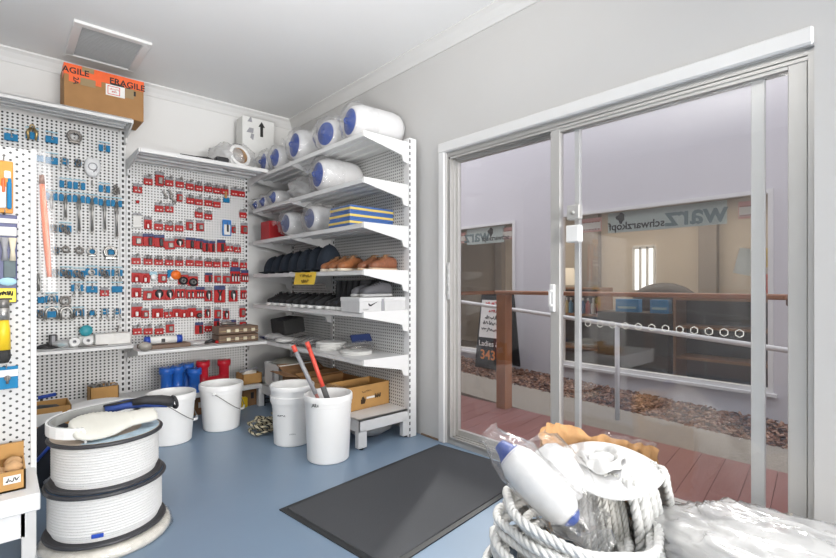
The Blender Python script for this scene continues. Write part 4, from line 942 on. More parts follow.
t = carton('cardboard_box', 'darker brown carton on the floor behind the gap between the two buckets', 'box', (pY(196, 405, 4.6).x, 4.62, 0), (.22, .25, .165), CARDD); p = MB(); p.box((.02, -.126, .09), (.06, .003, .05), .0); p.build('pale_label', PAPER, t)
q = pY(243, 402, 4.5); p = MB(); p.box((0, 0, .05), (.06, .1, .1), .01); o = p.build('yellow_pack', YELLOW); o.location = (q.x, 4.5, 0); tag(o, 'small yellow pack on the floor by the carton with a hand hole', 'pack')

# ---- side bays
def on_side(u, v, X, Z): q = pX(u, v, X); return Vector((q.x, q.y, Z))
def fender(label, y, z, r, L, x0=2.0, seed=0, endc=FBLUE, yaw=0., film=FILM, group='wrapped fenders'):
    """inflatable fender lying on a shelf: white body, blue moulded end with a rope eye, loose plastic wrap"""
    t = thing('boat_fender', label, 'fender', (x0, y, z + r * 1.04), yaw, group); p = MB(); M = Matrix.Rotation(R(90), 4, 'Y')
    p.lathe([(r * .70, .004), (r * .80, .010), (r * .90, .035), (r, .085), (r, L - .1), (r * .93, L - .05), (r * .7, L - .01), (0, L)], 32, M); p.build('body', FWHITE, t)
    p = MB(); p.lathe([(0, -.022), (r * .14, -.022), (r * .2, -.014), (r * .58, -.004), (r * .72, .006)], 28, M); e = p.build('end_cap', endc, t)
    p = MB(); p.torus((-.024, 0, 0), r * .13, r * .05, 14, 6, ax=1); p.build('rope_eye', endc, e)
    p = MB(); prof = [(r * .26, -.115), (r * .10, -.09), (r * .22, -.07), (r * .50, -.045), (r * .94, -.022), (r * 1.08, .03), (r * 1.07, .09), (r * 1.03, .15), (r * 1.02, .19)]
    def fn(pt, a):
        q = Vector((pt.x, pt.y, pt.z)); k = 1 if pt.z < .06 else .35
        rr = 1 + k * .20 * noise.noise(Vector((math.cos(a) * 3, math.sin(a) * 3, pt.z * 14 + seed * 5))) ; q.x *= rr; q.y *= rr
        if q.x > r * 1.03: q.x = r * 1.03    # stays above the shelf
        return q
    p.lathe(prof, 36, M, fn); p.build('plastic_wrap', film, t); return t
fender('large white fender with round blue end, nearest the door on the top shelf', pX(346, 120, 1.97).y, 2.305, .142, .46, 2.0, 1, yaw=-.10)
fender('white fender with narrow blue end, second on the top shelf from the door', pX(322, 133, 1.97).y, 2.305, .135, .44, 2.0, 2, yaw=.22)
fender('white fender with broad blue end, third on the top shelf from the door', pX(294, 142, 1.97).y + .02, 2.305, .15, .44, 1.98, 3, yaw=-.05)
fender('white fender with slanting blue end, fourth on the top shelf from the door', pX(274, 151, 1.97).y + .01, 2.305, .118, .42, 1.98, 4, yaw=.04)
fender('white fender with blue end in the corner of the top shelf', pX(262, 158, 1.96).y, 2.305, .12, .42, 1.97, 5, yaw=-.1)
fender('big white fender with blue end on the second shelf down, nearest the door', pX(315, 172, 1.97).y - .02, 1.97, .145, .40, 1.98, 6, yaw=-.08)
for i, (u, r, lb) in enumerate(((250, .06, 'small blue ended fender in the corner of the second shelf'), (259.5, .068, 'small blue ended fender next to the corner one on the second shelf'), (270, .078, 'small blue ended fender beside the crumpled plastic on the second shelf'))):
    fender(lb, pX(u + 1, 197, 1.97).y - .06 * (i == 0), 1.97, r, .33, 1.99, 8 + i)
q = on_side(298, 197, 2.05, 1.97); t = thing('plastic_bag', 'crumpled clear plastic bag between small and big fenders on the second shelf', 'bag', (2.17, q.y + .03, 1.97)); p = MB()
p.ell((0, 0, .11), .17, .16, .12, 36, 22, lambda d: 1 + .3 * noise.noise(d * 2.6) + .12 * noise.noise(d * 8)); p.build('film', FILMW, t); p = MB(); p.ell((0, 0, .08), .10, .11, .075, 14, 8); p.build('white_contents', FWHITE, t)
DFB = mat('dark_slate_fender_end', (.07, .09, .20), .35, 0, .3, 30)
fender('wrapped fender with slate blue end beside the red box on the third shelf', pX(284, 220, 1.97).y, 1.643, .118, .38, 1.98, 12, DFB)
fender('wrapped fender with slate blue end beside the yellow striped foam on the third shelf', pX(308, 214, 1.97).y, 1.643, .118, .38, 1.98, 13, DFB)
q = on_side(268, 232, 2.0, 1.643); t = thing('red_box', 'red box at the corner end of the third shelf', 'box', (2.10, q.y + .05, 1.643)); p = MB(); p.box((0, 0, .095), (.22, .20, .19), .004); p.build('box_body', mat('crimson_board', (.48, .02, .025), .5), t); p = MB(); p.box((0, .105, .10), (.2, .012, .15), .002); p.build('black_side', DARK, t)
for k in range(3):
    t = thing('foam_board', ('lowest', 'middle', 'topmost')[k] + ' blue foam board with yellow core in the stack on the third shelf', 'foam board', (2.165, 3.08, 1.645 + .053 * k), 0, 'blue and yellow foam boards')
    p = MB(); p.box((.005 * k, 0, .009), (.42, .30 - .01 * k, .017), .003); p.box((.005 * k, 0, .0435), (.42, .30 - .01 * k, .016), .003); p.build('blue_face', mat('foam_blue', (.06, .15, .42), .6), t); p = MB(); p.box((.005 * k, 0, .0265), (.424, .304 - .01 * k, .0175), .002); p.build('yellow_core', mat('foam_yellow', (.80, .60, .16), .6), t)
p = MB(); p.grid(lambda a, b: jit(Vector((1.965 - .005 * math.sin(b * 3), 2.925 + .31 * a, 1.65 + .155 * b)), .012, 18, 3), 16, 10); o = p.build('clear_wrap', FILM); o['label'] = 'clear plastic sleeve hanging over the foam board stack ends'; o['category'] = 'film'

# caps, boat shoes, note on the fourth shelf
ZC4 = 1.30; NAVY = mat('navy_cotton', (.013, .020, .032), .9, 0, .15, 60, .3)
def cap_proto():
    t = thing('cap', None, None); p = MB()
    p.ell((0, 0, .02), .115, .095, .135, 22, 8, lambda d: 1 + .03 * noise.noise(d * 3), half=True); p.tube([(.113 * math.cos(a), .094 * math.sin(a), .02) for a in [2 * PI * k / 22 for k in range(22)]], .006, 6, True); p.build('crown', NAVY, t)
    p = MB(); n = 10
    def fn(a, b): th_ = PI * (.62 + .76 * a); r_ = 1 + .5 * b * math.sin(PI * a); return Vector((.114 * math.cos(th_) * r_, .094 * math.sin(th_) * (1 + .08 * b), .02 - .018 * b + .014 * (1 - (2 * a - 1) ** 2) * b))
    p.grid(fn, 14, 5); p.grid(lambda a, b: fn(a, b) - Vector((0, 0, .004)), 14, 5); p.build('bill', NAVY, t)
    p = MB(); p.ell((0, 0, .155), .009, .009, .006, 8, 5); p.build('button', NAVY, t); return t
yA, yB = pX(272, 262, 2.08).y, pX(326, 262, 2.08).y; cp = None
for i in range(7):
    y = yA + (yB - yA) * i / 6; lb = f'navy cap, {ORD[i]} from the corner in the nested row of caps'
    if cp is None: cp = cap_proto(); c = cp; tag(c, lb, 'cap', 'navy caps in a nested row'); 
    else: c = dup(cp, (0, 0, 0), None, lb)
    c.location = (2.115, y, ZC4 + .001); c.rotation_euler = (0, 0, rnd.uniform(-.06, .06)); c.scale = (1, 1, 1.18 + .06 * i)
def ring2(x, hw, z0, z1, n=12, flat=.35, yo=0):
    out = []
    for k in range(n):
        a = 2 * PI * k / n; y = math.cos(a); z = math.sin(a)
        y = math.copysign(abs(y) ** .7, y); z = math.copysign(abs(z) ** .75, z)
        out.append(Vector((x, yo + y * hw * (1 if z < 0 else 1 - flat * z * .6), (z0 + z1) / 2 + z * (z1 - z0) / 2)))
    return out
def shoe_proto(L=.27, up=DARK, sole=WPLA, high=.0, laces=None, soleh=.025):
    """toe at -x"""
    t = thing('shoe', None, None); p = MB(); S = [(-.5, .018, .03), (-.47, .034, .055), (-.38, .043, .066), (-.22, .046, .078), (-.06, .041, .098), (.08, .037, .112), (.22, .036, .108), (.36, .036, .104), (.46, .031, .098), (.5, .02, .085)]
    p.loft([ring2(x * L, w, soleh * .8, h + soleh * .3) for x, w, h in S]); p.build('upper', up, t)
    p = MB(); p.loft([ring2(x * L * 1.03, w * 1.08, 0, soleh, flat=0) for x, w, h in S]); p.build('sole', sole, t)
    p = MB(); p.ell((.27 * L, 0, .108 + soleh * .2), .17 * L, .027, .006, 16, 6); p.build('opening', INK, t)
    if laces is not None:
        p = MB()
        for k in range(4): x = (-.16 + .085 * k) * L; z = .092 + .009 * k; p.tube([(x, -.03, z - .012), (x, 0, z + .004 + soleh * .3), (x, .03, z - .012)], .0035, 5)
        p.tube([(-.02 * L, 0, .105), (.07 * L, 0, .122), (.12 * L, 0, .130)], [.014, .018, .012], 8, flat=(1, .4)); p.torus((.13 * L, .018, .128), .016, .003, 12, 5); p.torus((.13 * L, -.018, .128), .016, .003, 12, 5); p.build('laces', laces, t)
    if high:
        p = MB(); prof = [(.12, .105), (.08, .14), (.06, high)]; p.loft([[Vector((.21 * L + (.075 + .01 * math.sin(i)) * math.cos(a), .044 * math.sin(a) * 1.0, z)) for a in [2 * PI * k / 14 for k in range(14)]] for i, z in enumerate((.06, .11, .15, high))], caps=False)
        p.torus((0, 0, 0), 1, .06, 18, 6, Matrix.Translation((.21 * L, 0, high)) @ Matrix.Diagonal((.076, .044, .06, 1))); p.build('shaft', up, t)
    return t
BLKF = mat('black_suede', (.022, .022, .024), .75, 0, .3, 60); TANL = mat('tan_leather', (.30, .11, .04), .5, 0, .5, 45); BRNL = mat('chestnut_leather', (.24, .09, .045), .4, 0, .5, 45); GRYS = mat('grey_mesh', (.11, .11, .12), .7, 0, .2, 80)
def shoes(proto, spots, mk, cat='shoe', group=None):
    for i, (x, y, z, rz) in enumerate(spots):
        s_ = proto if i == 0 else dup(proto, (0, 0, 0)); tag(s_, mk(i), cat, group); s_.location = (x, y, z); s_.rotation_euler = (0, 0, rz)
ya, yb = pX(273, 300, 2.02).y, pX(322, 303, 2.02).y
shoes(shoe_proto(.24, BLKF, WPLA, laces=BLKF, soleh=.03), [(2.085, ya + (yb - ya) * i / 7, .99, rnd.uniform(-.08, .08)) for i in range(8)], lambda i: f'low black deck shoe, {ORD[i]} from the corner on the shelf below the caps', 'shoe', 'low black deck shoes')
ya, yb = pX(331, 303, 2.02).y, pX(353, 303, 2.02).y - .02
shoes(shoe_proto(.25, BLKF, WPLA, high=.235, soleh=.03), [(2.10, ya + (yb - ya) * i / 4, .99, rnd.uniform(-.05, .05)) for i in range(5)], lambda i: f'black ankle boot with white sole, {ORD[i]} from the low black shoes', 'boot', 'black ankle boots')
def shoebox(x0, x1, lb):
    t = thing('shoe_box', lb, 'box', ((x0 + x1) / 2, 2.905, .99), 0, 'white shoe boxes'); d = x1 - x0; p = MB(); p.box((0, 0, .052), (d, .25, .104), .002); p.build('box_base', mat('white_card_box', (.60, .60, .60), .6), t); p = MB(); p.box((0, 0, .095), (d + .006, .256, .03), .002); p.build('lid', mat('white_card_lid', (.66, .66, .66), .6), t); return t
t1 = shoebox(1.94, 2.16, 'white shoe box with black tick mark at the shelf edge'); shoebox(2.17, 2.385, 'plain white shoe box against the pegboard, next to the ticked one')
p = MB(); p.prism([(-.035, .062), (-.026, .048), (-.012, .045), (.05, .078), (-.008, .058), (-.02, .058), (-.03, .068)], -.1315, -.1275, 1); p.build('tick_mark', INK, t1)
p = MB(); p.box((.10, -.1275, .05), (.022, .003, .10)); p.build('grey_band', GREYC, t1); p = MB(); scribble(p, .05, .012, 5, Matrix.Translation((-.06, -.1275, .022)) @ FACE_Y, 5); p.build('small_print', GREYC, t1)
shoes(shoe_proto(.29, GRYS, mat('grey_sole', (.45, .45, .45), .6), laces=BLKF), [(2.14, 2.84, 1.102, .10), (2.13, 2.955, 1.102, .18)], lambda i: ('grey mesh sneaker at the near side on top of the shoe boxes', 'grey mesh sneaker at the far side on top of the shoe boxes')[i], 'shoe', 'grey sneakers')
shoes(shoe_proto(.27, BRNL, mat('pale_tan_sole', (.60, .45, .32), .6), laces=CARDD), [(2.22, 2.86, ZC4, .12), (2.20, 2.985, ZC4, .16)], lambda i: ('chestnut boat shoe nearest the shelf end on the fourth shelf', 'second chestnut boat shoe from the shelf end')[i], 'shoe', 'chestnut boat shoes')
shoes(shoe_proto(.27, TANL, mat('cream_sole', (.72, .64, .52), .6), laces=CARDD), [(2.10, 3.13, ZC4, .25), (2.10, 3.25, ZC4, .22), (2.10, 3.37, ZC4, .18)], lambda i: f'tan boat shoe with cream sole, {ORD[2 - i]} from the navy caps', 'shoe', 'tan boat shoes')
p = MB(); a, b = pX(296, 272, XF - .004), pX(317, 272, XF - .004); t = thing('handwritten_note', 'yellow handwritten note hanging on the edge of the fourth shelf', 'note', (XF - .005, (a.y + b.y) / 2, 1.22)); L_ = a.y - b.y
p.grid(lambda u, v: Vector((-.006 - .012 * (1 - v) ** 2, (u - .5) * L_ + .012 * (1 - v), -.025 + .105 * v)), 4, 6); p.build('paper', mat('yellow_note_paper', (.90, .62, .06), .6), t)
p = MB()
for k, (z, w_) in enumerate(((.05, .17), (.005, .11))): scribble(p, w_, .03, 5, Matrix.Translation((-.0165, 0, z)) @ FACE_X, 20 + k)
p.build('handwriting', mat('brown_pen', (.40, .24, .04), .6), t)

# sixth shelf
ZC6 = .64
q = on_side(280, 332, 2.1, ZC6); t = thing('foam_block', 'black foam block at the corner end of the lowest raised shelf', 'block', (2.17, pX(283, 330, 2.1).y + .02, ZC6 + .07)); p = MB(); p.box((0, 0, .075), (.22, .30, .15), .008, Matrix.Rotation(R(-8), 4, 'Y')); p.build('block', mat('black_foam', (.03, .03, .03), .85, 0, .4, 80, .4), t)
def packet(name, lb, u, v, X, Z, dims, m, cat, seed=0, group=None, flat=1.):
    q = on_side(u, v, X, Z); p = MB(); p.ell((0, 0, dims[2] / 2), *[x / 2 for x in dims], 22, 10, lambda d: 1 + .14 * noise.noise(d * 3 + Vector((seed, 0, 0)))); o = p.build(name, m); o.location = q; return tag(o, lb, cat, group)
packet('line_packet', 'wide flat white packet of line in front of the black foam block', 279, 335, 2.08, ZC6, (.28, .28, .075), FILMW, 'packet', 1)
packet('line_packet', 'second white packet of line at the shelf edge near the black foam block', 287, 338, 2.04, ZC6, (.22, .22, .05), mat('white_braid', (.76, .76, .75), .7, 0, .1, 60, .3), 'packet', 2)
t = thing('hose_pack', 'bundle of grey and white fittings in film in the middle of the lowest raised shelf', 'packet', on_side(309, 344, 2.08, ZC6)); p = MB()
for k in range(7): y = -.12 + .04 * k; p.tube([(-.11, y, .02 + .012 * (k % 2)), (.02, y + .03 * math.sin(k), .035 + .02 * (k % 3)), (.14, y + .02, .03)], .012, 7)
p.build('grey_tubes', mat('grey_tubing', (.16, .16, .16), .4, 0, .3, 60), t); p = MB(); p.ell((0, 0, .045), .15, .16, .05, 22, 10, lambda d: 1 + .2 * noise.noise(d * 4)); p.build('film', FILM, t)
def disc_stack(lb, u, v, X, n, r, g):
    q = on_side(u, v, X, ZC6)
    for k in range(n):
        p = MB(); p.lathe([(0, 0), (r * .9, 0), (r, .004), (r, .009), (r * .9, .013), (0, .013)], 32); o = p.build('coiled_line', ROPEW); o.location = (q.x + rnd.uniform(-.004, .004), q.y, ZC6 + .0131 * k)
        tag(o, f'white flat line coil, {ORD[k]} from bottom of the {lb}', 'coil', g)
disc_stack('tall stack', 331, 348, 2.12, 5, .13, 'tall stack of white line coils')
disc_stack('low pair by the shelf end', 356, 352, 2.13, 2, .13, 'low pair of white line coils')
q = on_side(360, 346, 2.22, ZC6); t = thing('shackle_pack', 'navy headed pack of steel parts lying by the pegboard on the lowest raised shelf', 'packet', (2.24, q.y + .02, ZC6)); p = MB(); p.box((0, 0, 0), (.2, .02, .07), .004, Matrix.Translation((.04, .05, .10)) @ Matrix.Rotation(R(-35), 4, 'X')); p.build('navy_header', NAVYC, t); p = MB(); p.ell((-.02, 0, .045), .14, .10, .045, 20, 9, lambda d: 1 + .2 * noise.noise(d * 4)); p.build('film', FILM, t)
p = MB()
for k in range(5): p.tube([(-.12, -.04 + .02 * k, .03), (.08, -.03 + .022 * k, .04)], .009, 6)
p.build('steel_parts', STEELD, t)
q = pX(269, 339, 1.96); t = thing('marker_pen', 'navy pen lying across the gap at the corner end of the lowest raised shelf', 'pen', (1.99, 4.52, ZC6)); p = MB(); p.tube([(-.0, .10, .016), (.0, -.06, .016)], .014, 8); p.build('barrel', NAVYC, t); p = MB(); p.tube([(0, -.06, .016), (0, -.11, .016)], [.012, .006], 8); p.build('tip', GREYC, t)
for u in (0,): pass

# base shelf of the side bays
t = carton('carton', 'white carton with green label on the base shelf in the corner', 'box', (2.12, 4.27, .22), (.34, .32, .21), mat('white_corrugated', (.72, .72, .70), .7), 0, 1)
p = MB(); p.box((.03, -.1615, .13), (.14, .003, .09)); p.build('green_label', mat('green_print', (.04, .22, .09), .5), t)
p = MB(); p.box((-.171, -.04, .10), (.003, .05, .10)); p.build('grey_mark', GREYC, t)
p = MB(); p.ell((0, 0, .205), .15, .14, .05, 20, 9, lambda d: 1 + .15 * noise.noise(d * 3)); p.build('grey_lid', mat('olive_grey_plastic', (.20, .20, .17), .5), t)
def open_carton(lb, c, d, m, rz, seed=0, flaps=()):
    t = carton('cardboard_box', lb, 'box', c, d, m, rz, 1)
    for side, ang in flaps:
        p = MB(); x, y, z = d
        if side == '+y': p.box((0, .07, 0), (x, .14, .005), 0, Matrix.Translation((0, y / 2, z)) @ Matrix.Rotation(R(ang), 4, 'X'))
        elif side == '-y': p.box((0, -.07, 0), (x, .14, .005), 0, Matrix.Translation((0, -y / 2, z)) @ Matrix.Rotation(R(-ang), 4, 'X'))
        elif side == '-x': p.box((-.06, 0, 0), (.12, y, .005), 0, Matrix.Translation((-x / 2, 0, z)) @ Matrix.Rotation(R(ang), 4, 'Y'))
        elif side == '+x': p.box((.06, 0, 0), (.12, y, .005), 0, Matrix.Translation((x / 2, 0, z)) @ Matrix.Rotation(R(-ang), 4, 'Y'))
        p.build('flap', m, t)
    return t
t = open_carton('honey coloured open carton with handwriting on the base shelf nearest the door', (2.16, 3.11, .22), (.43, .26, .185), CARDL, .04)
p = MB()
for x, z, w_, h_ in ((-.02, .135, .09, .022), (-.055, .07, .035, .06), (.09, .085, .05, .04)): scribble(p, w_, h_, 4, Matrix.Translation((x, -.1305, z)) @ FACE_Y, int(100 * z))
p.build('handwriting', mat('faded_ink', (.10, .06, .03), .7), t)
p = MB(); p.b2((-.02, -.132, .075), (.06, -.129, .09)); p.build('pale_strip', PAPER, t)
p = MB(); p.grid(lambda a, b: jit(Vector((-.225 + .03 * a, -.14 + .28 * b, .20 - .18 * a)), .014, 20, 5), 10, 14); p.build('plastic_film', FILM, t)
open_carton('brown open carton with raised flap, second from the door on the base shelf', (2.15, 3.47, .22), (.42, .30, .16), CARD, .05, 0, (('-x', -30), ('+y', 12)))
open_carton('brown open carton with wide flaps, third from the door on the base shelf', (2.15, 3.86, .22), (.42, .32, .17), CARDD, -.03, 0, (('-x', 8), ('+y', 18), ('-y', 10)))
packet('plastic_bag', 'crumpled white plastic bag pushed under the base shelf nearest the door', 377, 437, 2.2, 0, (.40, .22, .13), FILMW, 'bag', 4).location = (2.2, 2.98, 0)
packet('plastic_bag', 'second crumpled white bag under the base shelf behind the bucket of poles', 350, 437, 2.05, 0, (.32, .26, .12), FILMW, 'bag', 7).location = (2.10, 3.22, 0)
t = thing('wire_rack', 'black wire rack on the floor in the shelving corner', 'rack', (2.02, 4.52, 0)); p = MB()
for k in range(5): p.tube([(-.08, -.12, .03 + .035 * k), (.08, -.12, .03 + .035 * k), (.08, .08, .03 + .035 * k)], .005, 5)
for x, y in ((-.08, -.12), (.08, -.12), (.08, .08)): p.tube([(x, y, 0), (x, y, .19)], .006, 6)
p.build('wires', DARK, t)
# things in the upper corner
t = thing('roll_of_hose', 'ring of white hose with tan lining lying on the canopy shelf in the corner', 'hose', (1.73, 4.56, 2.327)); M = Matrix.Translation((0, 0, .115)) @ Matrix.Rotation(R(12), 4, 'Z') @ Matrix.Rotation(R(78), 4, 'X'); p = MB()
for k in range(4): p.torus((0, 0, -.045 + .03 * k), .095, .017, 30, 8, M)
p.build('hose_coil', WPLA, t); p = MB(); p.lathe([(.074, -.05), (.078, .05)], 28, M); p.build('tan_lining', CARDL, t); p = MB(); p.ell((.03, .02, .12), .15, .12, .13, 24, 14, lambda d: 1 + .22 * noise.noise(d * 3)); p.build('plastic_wrap', FILM, t)
q = pY(228, 150, 4.62); t = thing('plastic_bag', 'clear plastic bag slumped on the canopy shelf above the red cards', 'bag', (q.x, 4.63, 2.327)); p = MB(); p.ell((0, 0, .11), .17, .14, .13, 30, 18, lambda d: 1 + .3 * noise.noise(d * 2.4) + .1 * noise.noise(d * 8)); p.build('film', FILMW, t)
t = thing('tall_carton', 'tall white carton with black arrow standing in the top corner of the shelves', 'box', (1.99, 4.60, 2.327)); p = MB(); p.box((0, .14, .29), (.34, .16, .58), .004); p.build('box_body', mat('white_corrugated', (.72, .72, .70), .7), t); zz = .47
p = MB(); p.prism([(.015, zz - .07), (.045, zz - .07), (.045, zz + .03), (.065, zz + .03), (.03, zz + .085), (-.005, zz + .03), (.015, zz + .03)], .056, .0595, 1); p.build('up_arrow', INK, t)
p = MB(); p.prism([(-.12, zz + .06), (-.07, zz + .06), (-.08, zz + .11), (-.09, zz + .11)], .056, .0595, 1); p.prism([(-.13, zz - .05), (-.06, zz - .05), (-.055, zz + .0), (-.10, zz)], .056, .0595, 1); p.prism([(-.09, zz - .1), (-.06, zz - .12), (-.05, zz - .06), (-.08, zz - .055)], .056, .0595, 1); p.build('handling_symbol', GREYC, t)
# ------------------------------------------------------------------ the front display unit's stock
YH = YG - .004
def gpos(u, v): q = pY(u, v, YH); return Vector((q.x, YH, q.z))
q0, q1 = gpos(-6, 160), gpos(13, 214); c = (q0 + q1) / 2; w_ = abs(q1.x - q0.x); h_ = abs(q0.z - q1.z)
t = thing('brush_pack', 'orange and blue packaged brush at the top of the front pegboard', 'brush pack', (c.x, YH, c.z)); p = MB(); p.box((0, -.012, 0), (w_, .006, h_), .003); p.build('orange_card', mat('amber_card', (.68, .28, .03), .5), t)
p = MB(); p.box((w_ * .3, -.022, -h_ * .16), (w_ * .26, .016, h_ * .52), .004); p.box((w_ * .32, -.018, h_ * .12), (w_ * .2, .008, h_ * .1), .003); p.build('blue_panel', BLUEC, t); p = MB(); p.box((-w_ * .08, -.02, -h_ * .2), (w_ * .42, .012, h_ * .42), .004); p.box((w_ * .2, -.017, h_ * .24), (w_ * .36, .008, h_ * .14), .003); p.build('white_panel', PAPER, t); p = MB(); p.box((-w_ * .02, -.022, h_ * .02), (w_ * .2, .014, h_ * .28), .004); p.build('orange_handle', ORANGE, t)
hook(p := MB(), .05, h_ / 2 + .005).build('hook', STEELD, t)
q0, q1 = gpos(-8, 214), gpos(17, 303); c = (q0 + q1) / 2; w_ = abs(q1.x - q0.x); h_ = abs(q0.z - q1.z)
t = thing('brush_pack', 'navy pack of paint brushes with yellow label in the middle of the front pegboard', 'brush pack', (c.x, YH, c.z)); p = MB(); p.box((0, -.012, 0), (w_, .006, h_), .003); p.build('navy_card', mat('navy_print', (.05, .06, .17), .4, 0, .3, 20), t)
p = MB(); p.box((0, -.02, h_ * .31), (w_ * .96, .012, h_ * .10), .003); p.box((.01, -.018, h_ * .43), (w_ * .8, .008, h_ * .05), .002); p.build('white_ferrule', PAPER, t)
for k in range(3):
    x = -w_ * .32 + w_ * .32 * k; p = MB(); p.loft([ring2(-h_ * .02, .011, -.005, .005, 10), ring2(h_ * .10, .007, -.005, .005, 10), ring2(h_ * .24, .014, -.005, .005, 10)][::-1], Matrix.Translation((x, -.024, h_ * .0)) @ Matrix.Rotation(R(-90), 4, 'Y') @ Matrix.Rotation(R(90), 4, 'X')); p.build('brush_handle', mat('cream_wood', (.70, .63, .48), .5) if k == 2 else GREYC, t)
p = MB(); p.box((w_ * .2, -.017, -h_ * .10), (w_ * .5, .006, h_ * .22), .003); p.build('green_grey_print', mat('green_grey_print', (.09, .13, .14), .5, 0, .6, 14), t)
p = MB(); p.box((0, -.018, -h_ * .41), (w_ * .92, .008, h_ * .16), .003); yl = p.build('yellow_label', mat('yellow_label', (.88, .70, .03), .4), t); p = MB(); scribble(p, w_ * .6, .022, 6, Matrix.Translation((0, -.0225, -h_ * .385)) @ FACE_Y, 9); p.b2((-w_ * .3, -.024, -h_ * .46), (w_ * .3, -.021, -h_ * .44)); p.build('black_print', INK, yl)
p = MB(); p.ell((w_ * .12, -.022, -h_ * .255), .03, .004, .017, 14, 6); p.build('pale_badge', BLUEL, t); hook(p := MB(), .05, h_ / 2 + .005).build('hook', STEELD, t)
q0, q1 = gpos(3, 303), gpos(3, 362); h_ = q0.z - q1.z
t = thing('scrub_brush', 'yellow handled brush with black bristles hanging on the front pegboard', 'brush', (q0.x, YH - .03, (q0.z + q1.z) / 2)); p = MB(); p.tube([(0, 0, h_ * .22), (0, 0, h_ * .05), (0, 0, -h_ * .28)], [.018, .023, .025], 12); p.build('yellow_handle', YELLOW, t); p = MB(); p.tube([(0, 0, -h_ * .28), (0, 0, -h_ * .42), (0, 0, -h_ * .5)], [.023, .025, .017], 12); p.build('black_end', mat('black_bristles', (.03, .03, .03), .8, 0, .6, 200), t); p = MB(); p.tube([(0, 0, h_ * .22), (0, 0, h_ * .42)], .021, 12); p.build('steel_ferrule', CHROME, t); p = MB(); p.tube([(0, 0, h_ * .42), (0, 0, h_ * .56)], .02, 12); p.build('dark_cap', STEELD, t); hook(p := MB(), -.03, h_ * .5).build('hook', STEELD, t)
q0, q1 = gpos(-6, 367), gpos(18, 387); c = (q0 + q1) / 2; w_ = abs(q1.x - q0.x); h_ = abs(q0.z - q1.z)
t = thing('carded_fitting', 'blue carded key on its own low on the front pegboard', 'hardware', (c.x, YH, c.z)); p = MB(); p.box((0, -.02, 0), (w_, .004, h_), .002); p.build('blue_card', BLUEC, t); p = MB(); p.box((0, -.0225, h_ * .2), (w_ * .99, .003, h_ * .3)); p.build('header_strip', PAPER, t); p = MB(); p.tube([(w_ * .05, -.03, h_ * .1), (w_ * .05, -.03, -h_ * .25)], .005, 6); p.torus((w_ * .05, -.03, 0), .008, .003, 12, 5, ax=1); p.build('steel_fitting', STEELD, t); hook(p := MB(), .04, h_ / 2).build('hook', STEELD, t)
# clear bag with the orange stick, hung from the panel's end post
q0, q1 = pY(41, 155, YG + .02), pY(49, 282, YG + .02)
t = thing('flare_pack', 'long clear bag holding an orange stick at the edge of the front pegboard', 'pack', (q0.x, YG - .02, q0.z)); dz = q1.z - q0.z; dx = q1.x - q0.x
p = MB(); f_ = lambda k: Vector((dx * (.05 + .9 * k), 0, dz * (.24 + .72 * k))); p.tube([f_(k / 8) for k in range(9)], [.009, .011, .012, .0125, .0125, .012, .011, .010, .009], 10); p.build('orange_stick', mat('salmon_orange', (.90, .22, .10), .4), t)
p = MB(); p.tube([(dx * .02 + .0, 0, dz * .17), f_(0)], [.009, .0115], 10); p.build('brown_cap', mat('brown_cap', (.22, .10, .06), .5), t)
p = MB(); p.grid(lambda a, b: jit(Vector(((a - .5) * (.045 + .02 * math.sin(b * PI)) + dx * b * .9 + .004, -.024 - .014 * math.sin(a * PI), dz * (-.02 + 1.1 * b))), .006, 14, 2), 8, 30); p.grid(lambda a, b: Vector(((a - .5) * .05 + dx * b * .9 + .004, .022, dz * (-.02 + 1.1 * b))), 4, 8); p.build('clear_bag', FILMS, t)
# box of floats on its base shelf
t = carton('cardboard_box', 'open carton of round cork floats on the front display unit', 'box', (pY(-9, 480, YG - .15).x, YG - .15, .412), (.20, .22, .075), CARDL, 0, 1); p = MB(); p.b2((-.10, .09, .07), (.10, .108, .13)); p.build('raised_back', CARDL, t)
p = MB(); p.b2((.035, -.1125, .03), (.085, -.1095, .06)); pl = p.build('price_card', PAPER, t); p = MB(); scribble(p, .035, .018, 3, Matrix.Translation((.06, -.113, .045)) @ FACE_Y, 4); p.build('handwriting', INK, pl)
bx = t.location.copy()
for k in range(8):
    p = MB(); p.ell((0, 0, 0), .030, .027, .026, 14, 9); p.torus((0, -.0, 0), .027, .003, 18, 5); o = p.build('cork_float', mat('cork', (.55, .33, .16), .8, 0, .25, 50)); o.location = (bx.x - .066 + .044 * (k % 4), bx.y - .045 + .07 * (k // 4), .412 + .035 + .032 * (k % 2)); tag(o, 'round cork float in the open carton on the front display unit', 'float', 'cork floats in the carton')

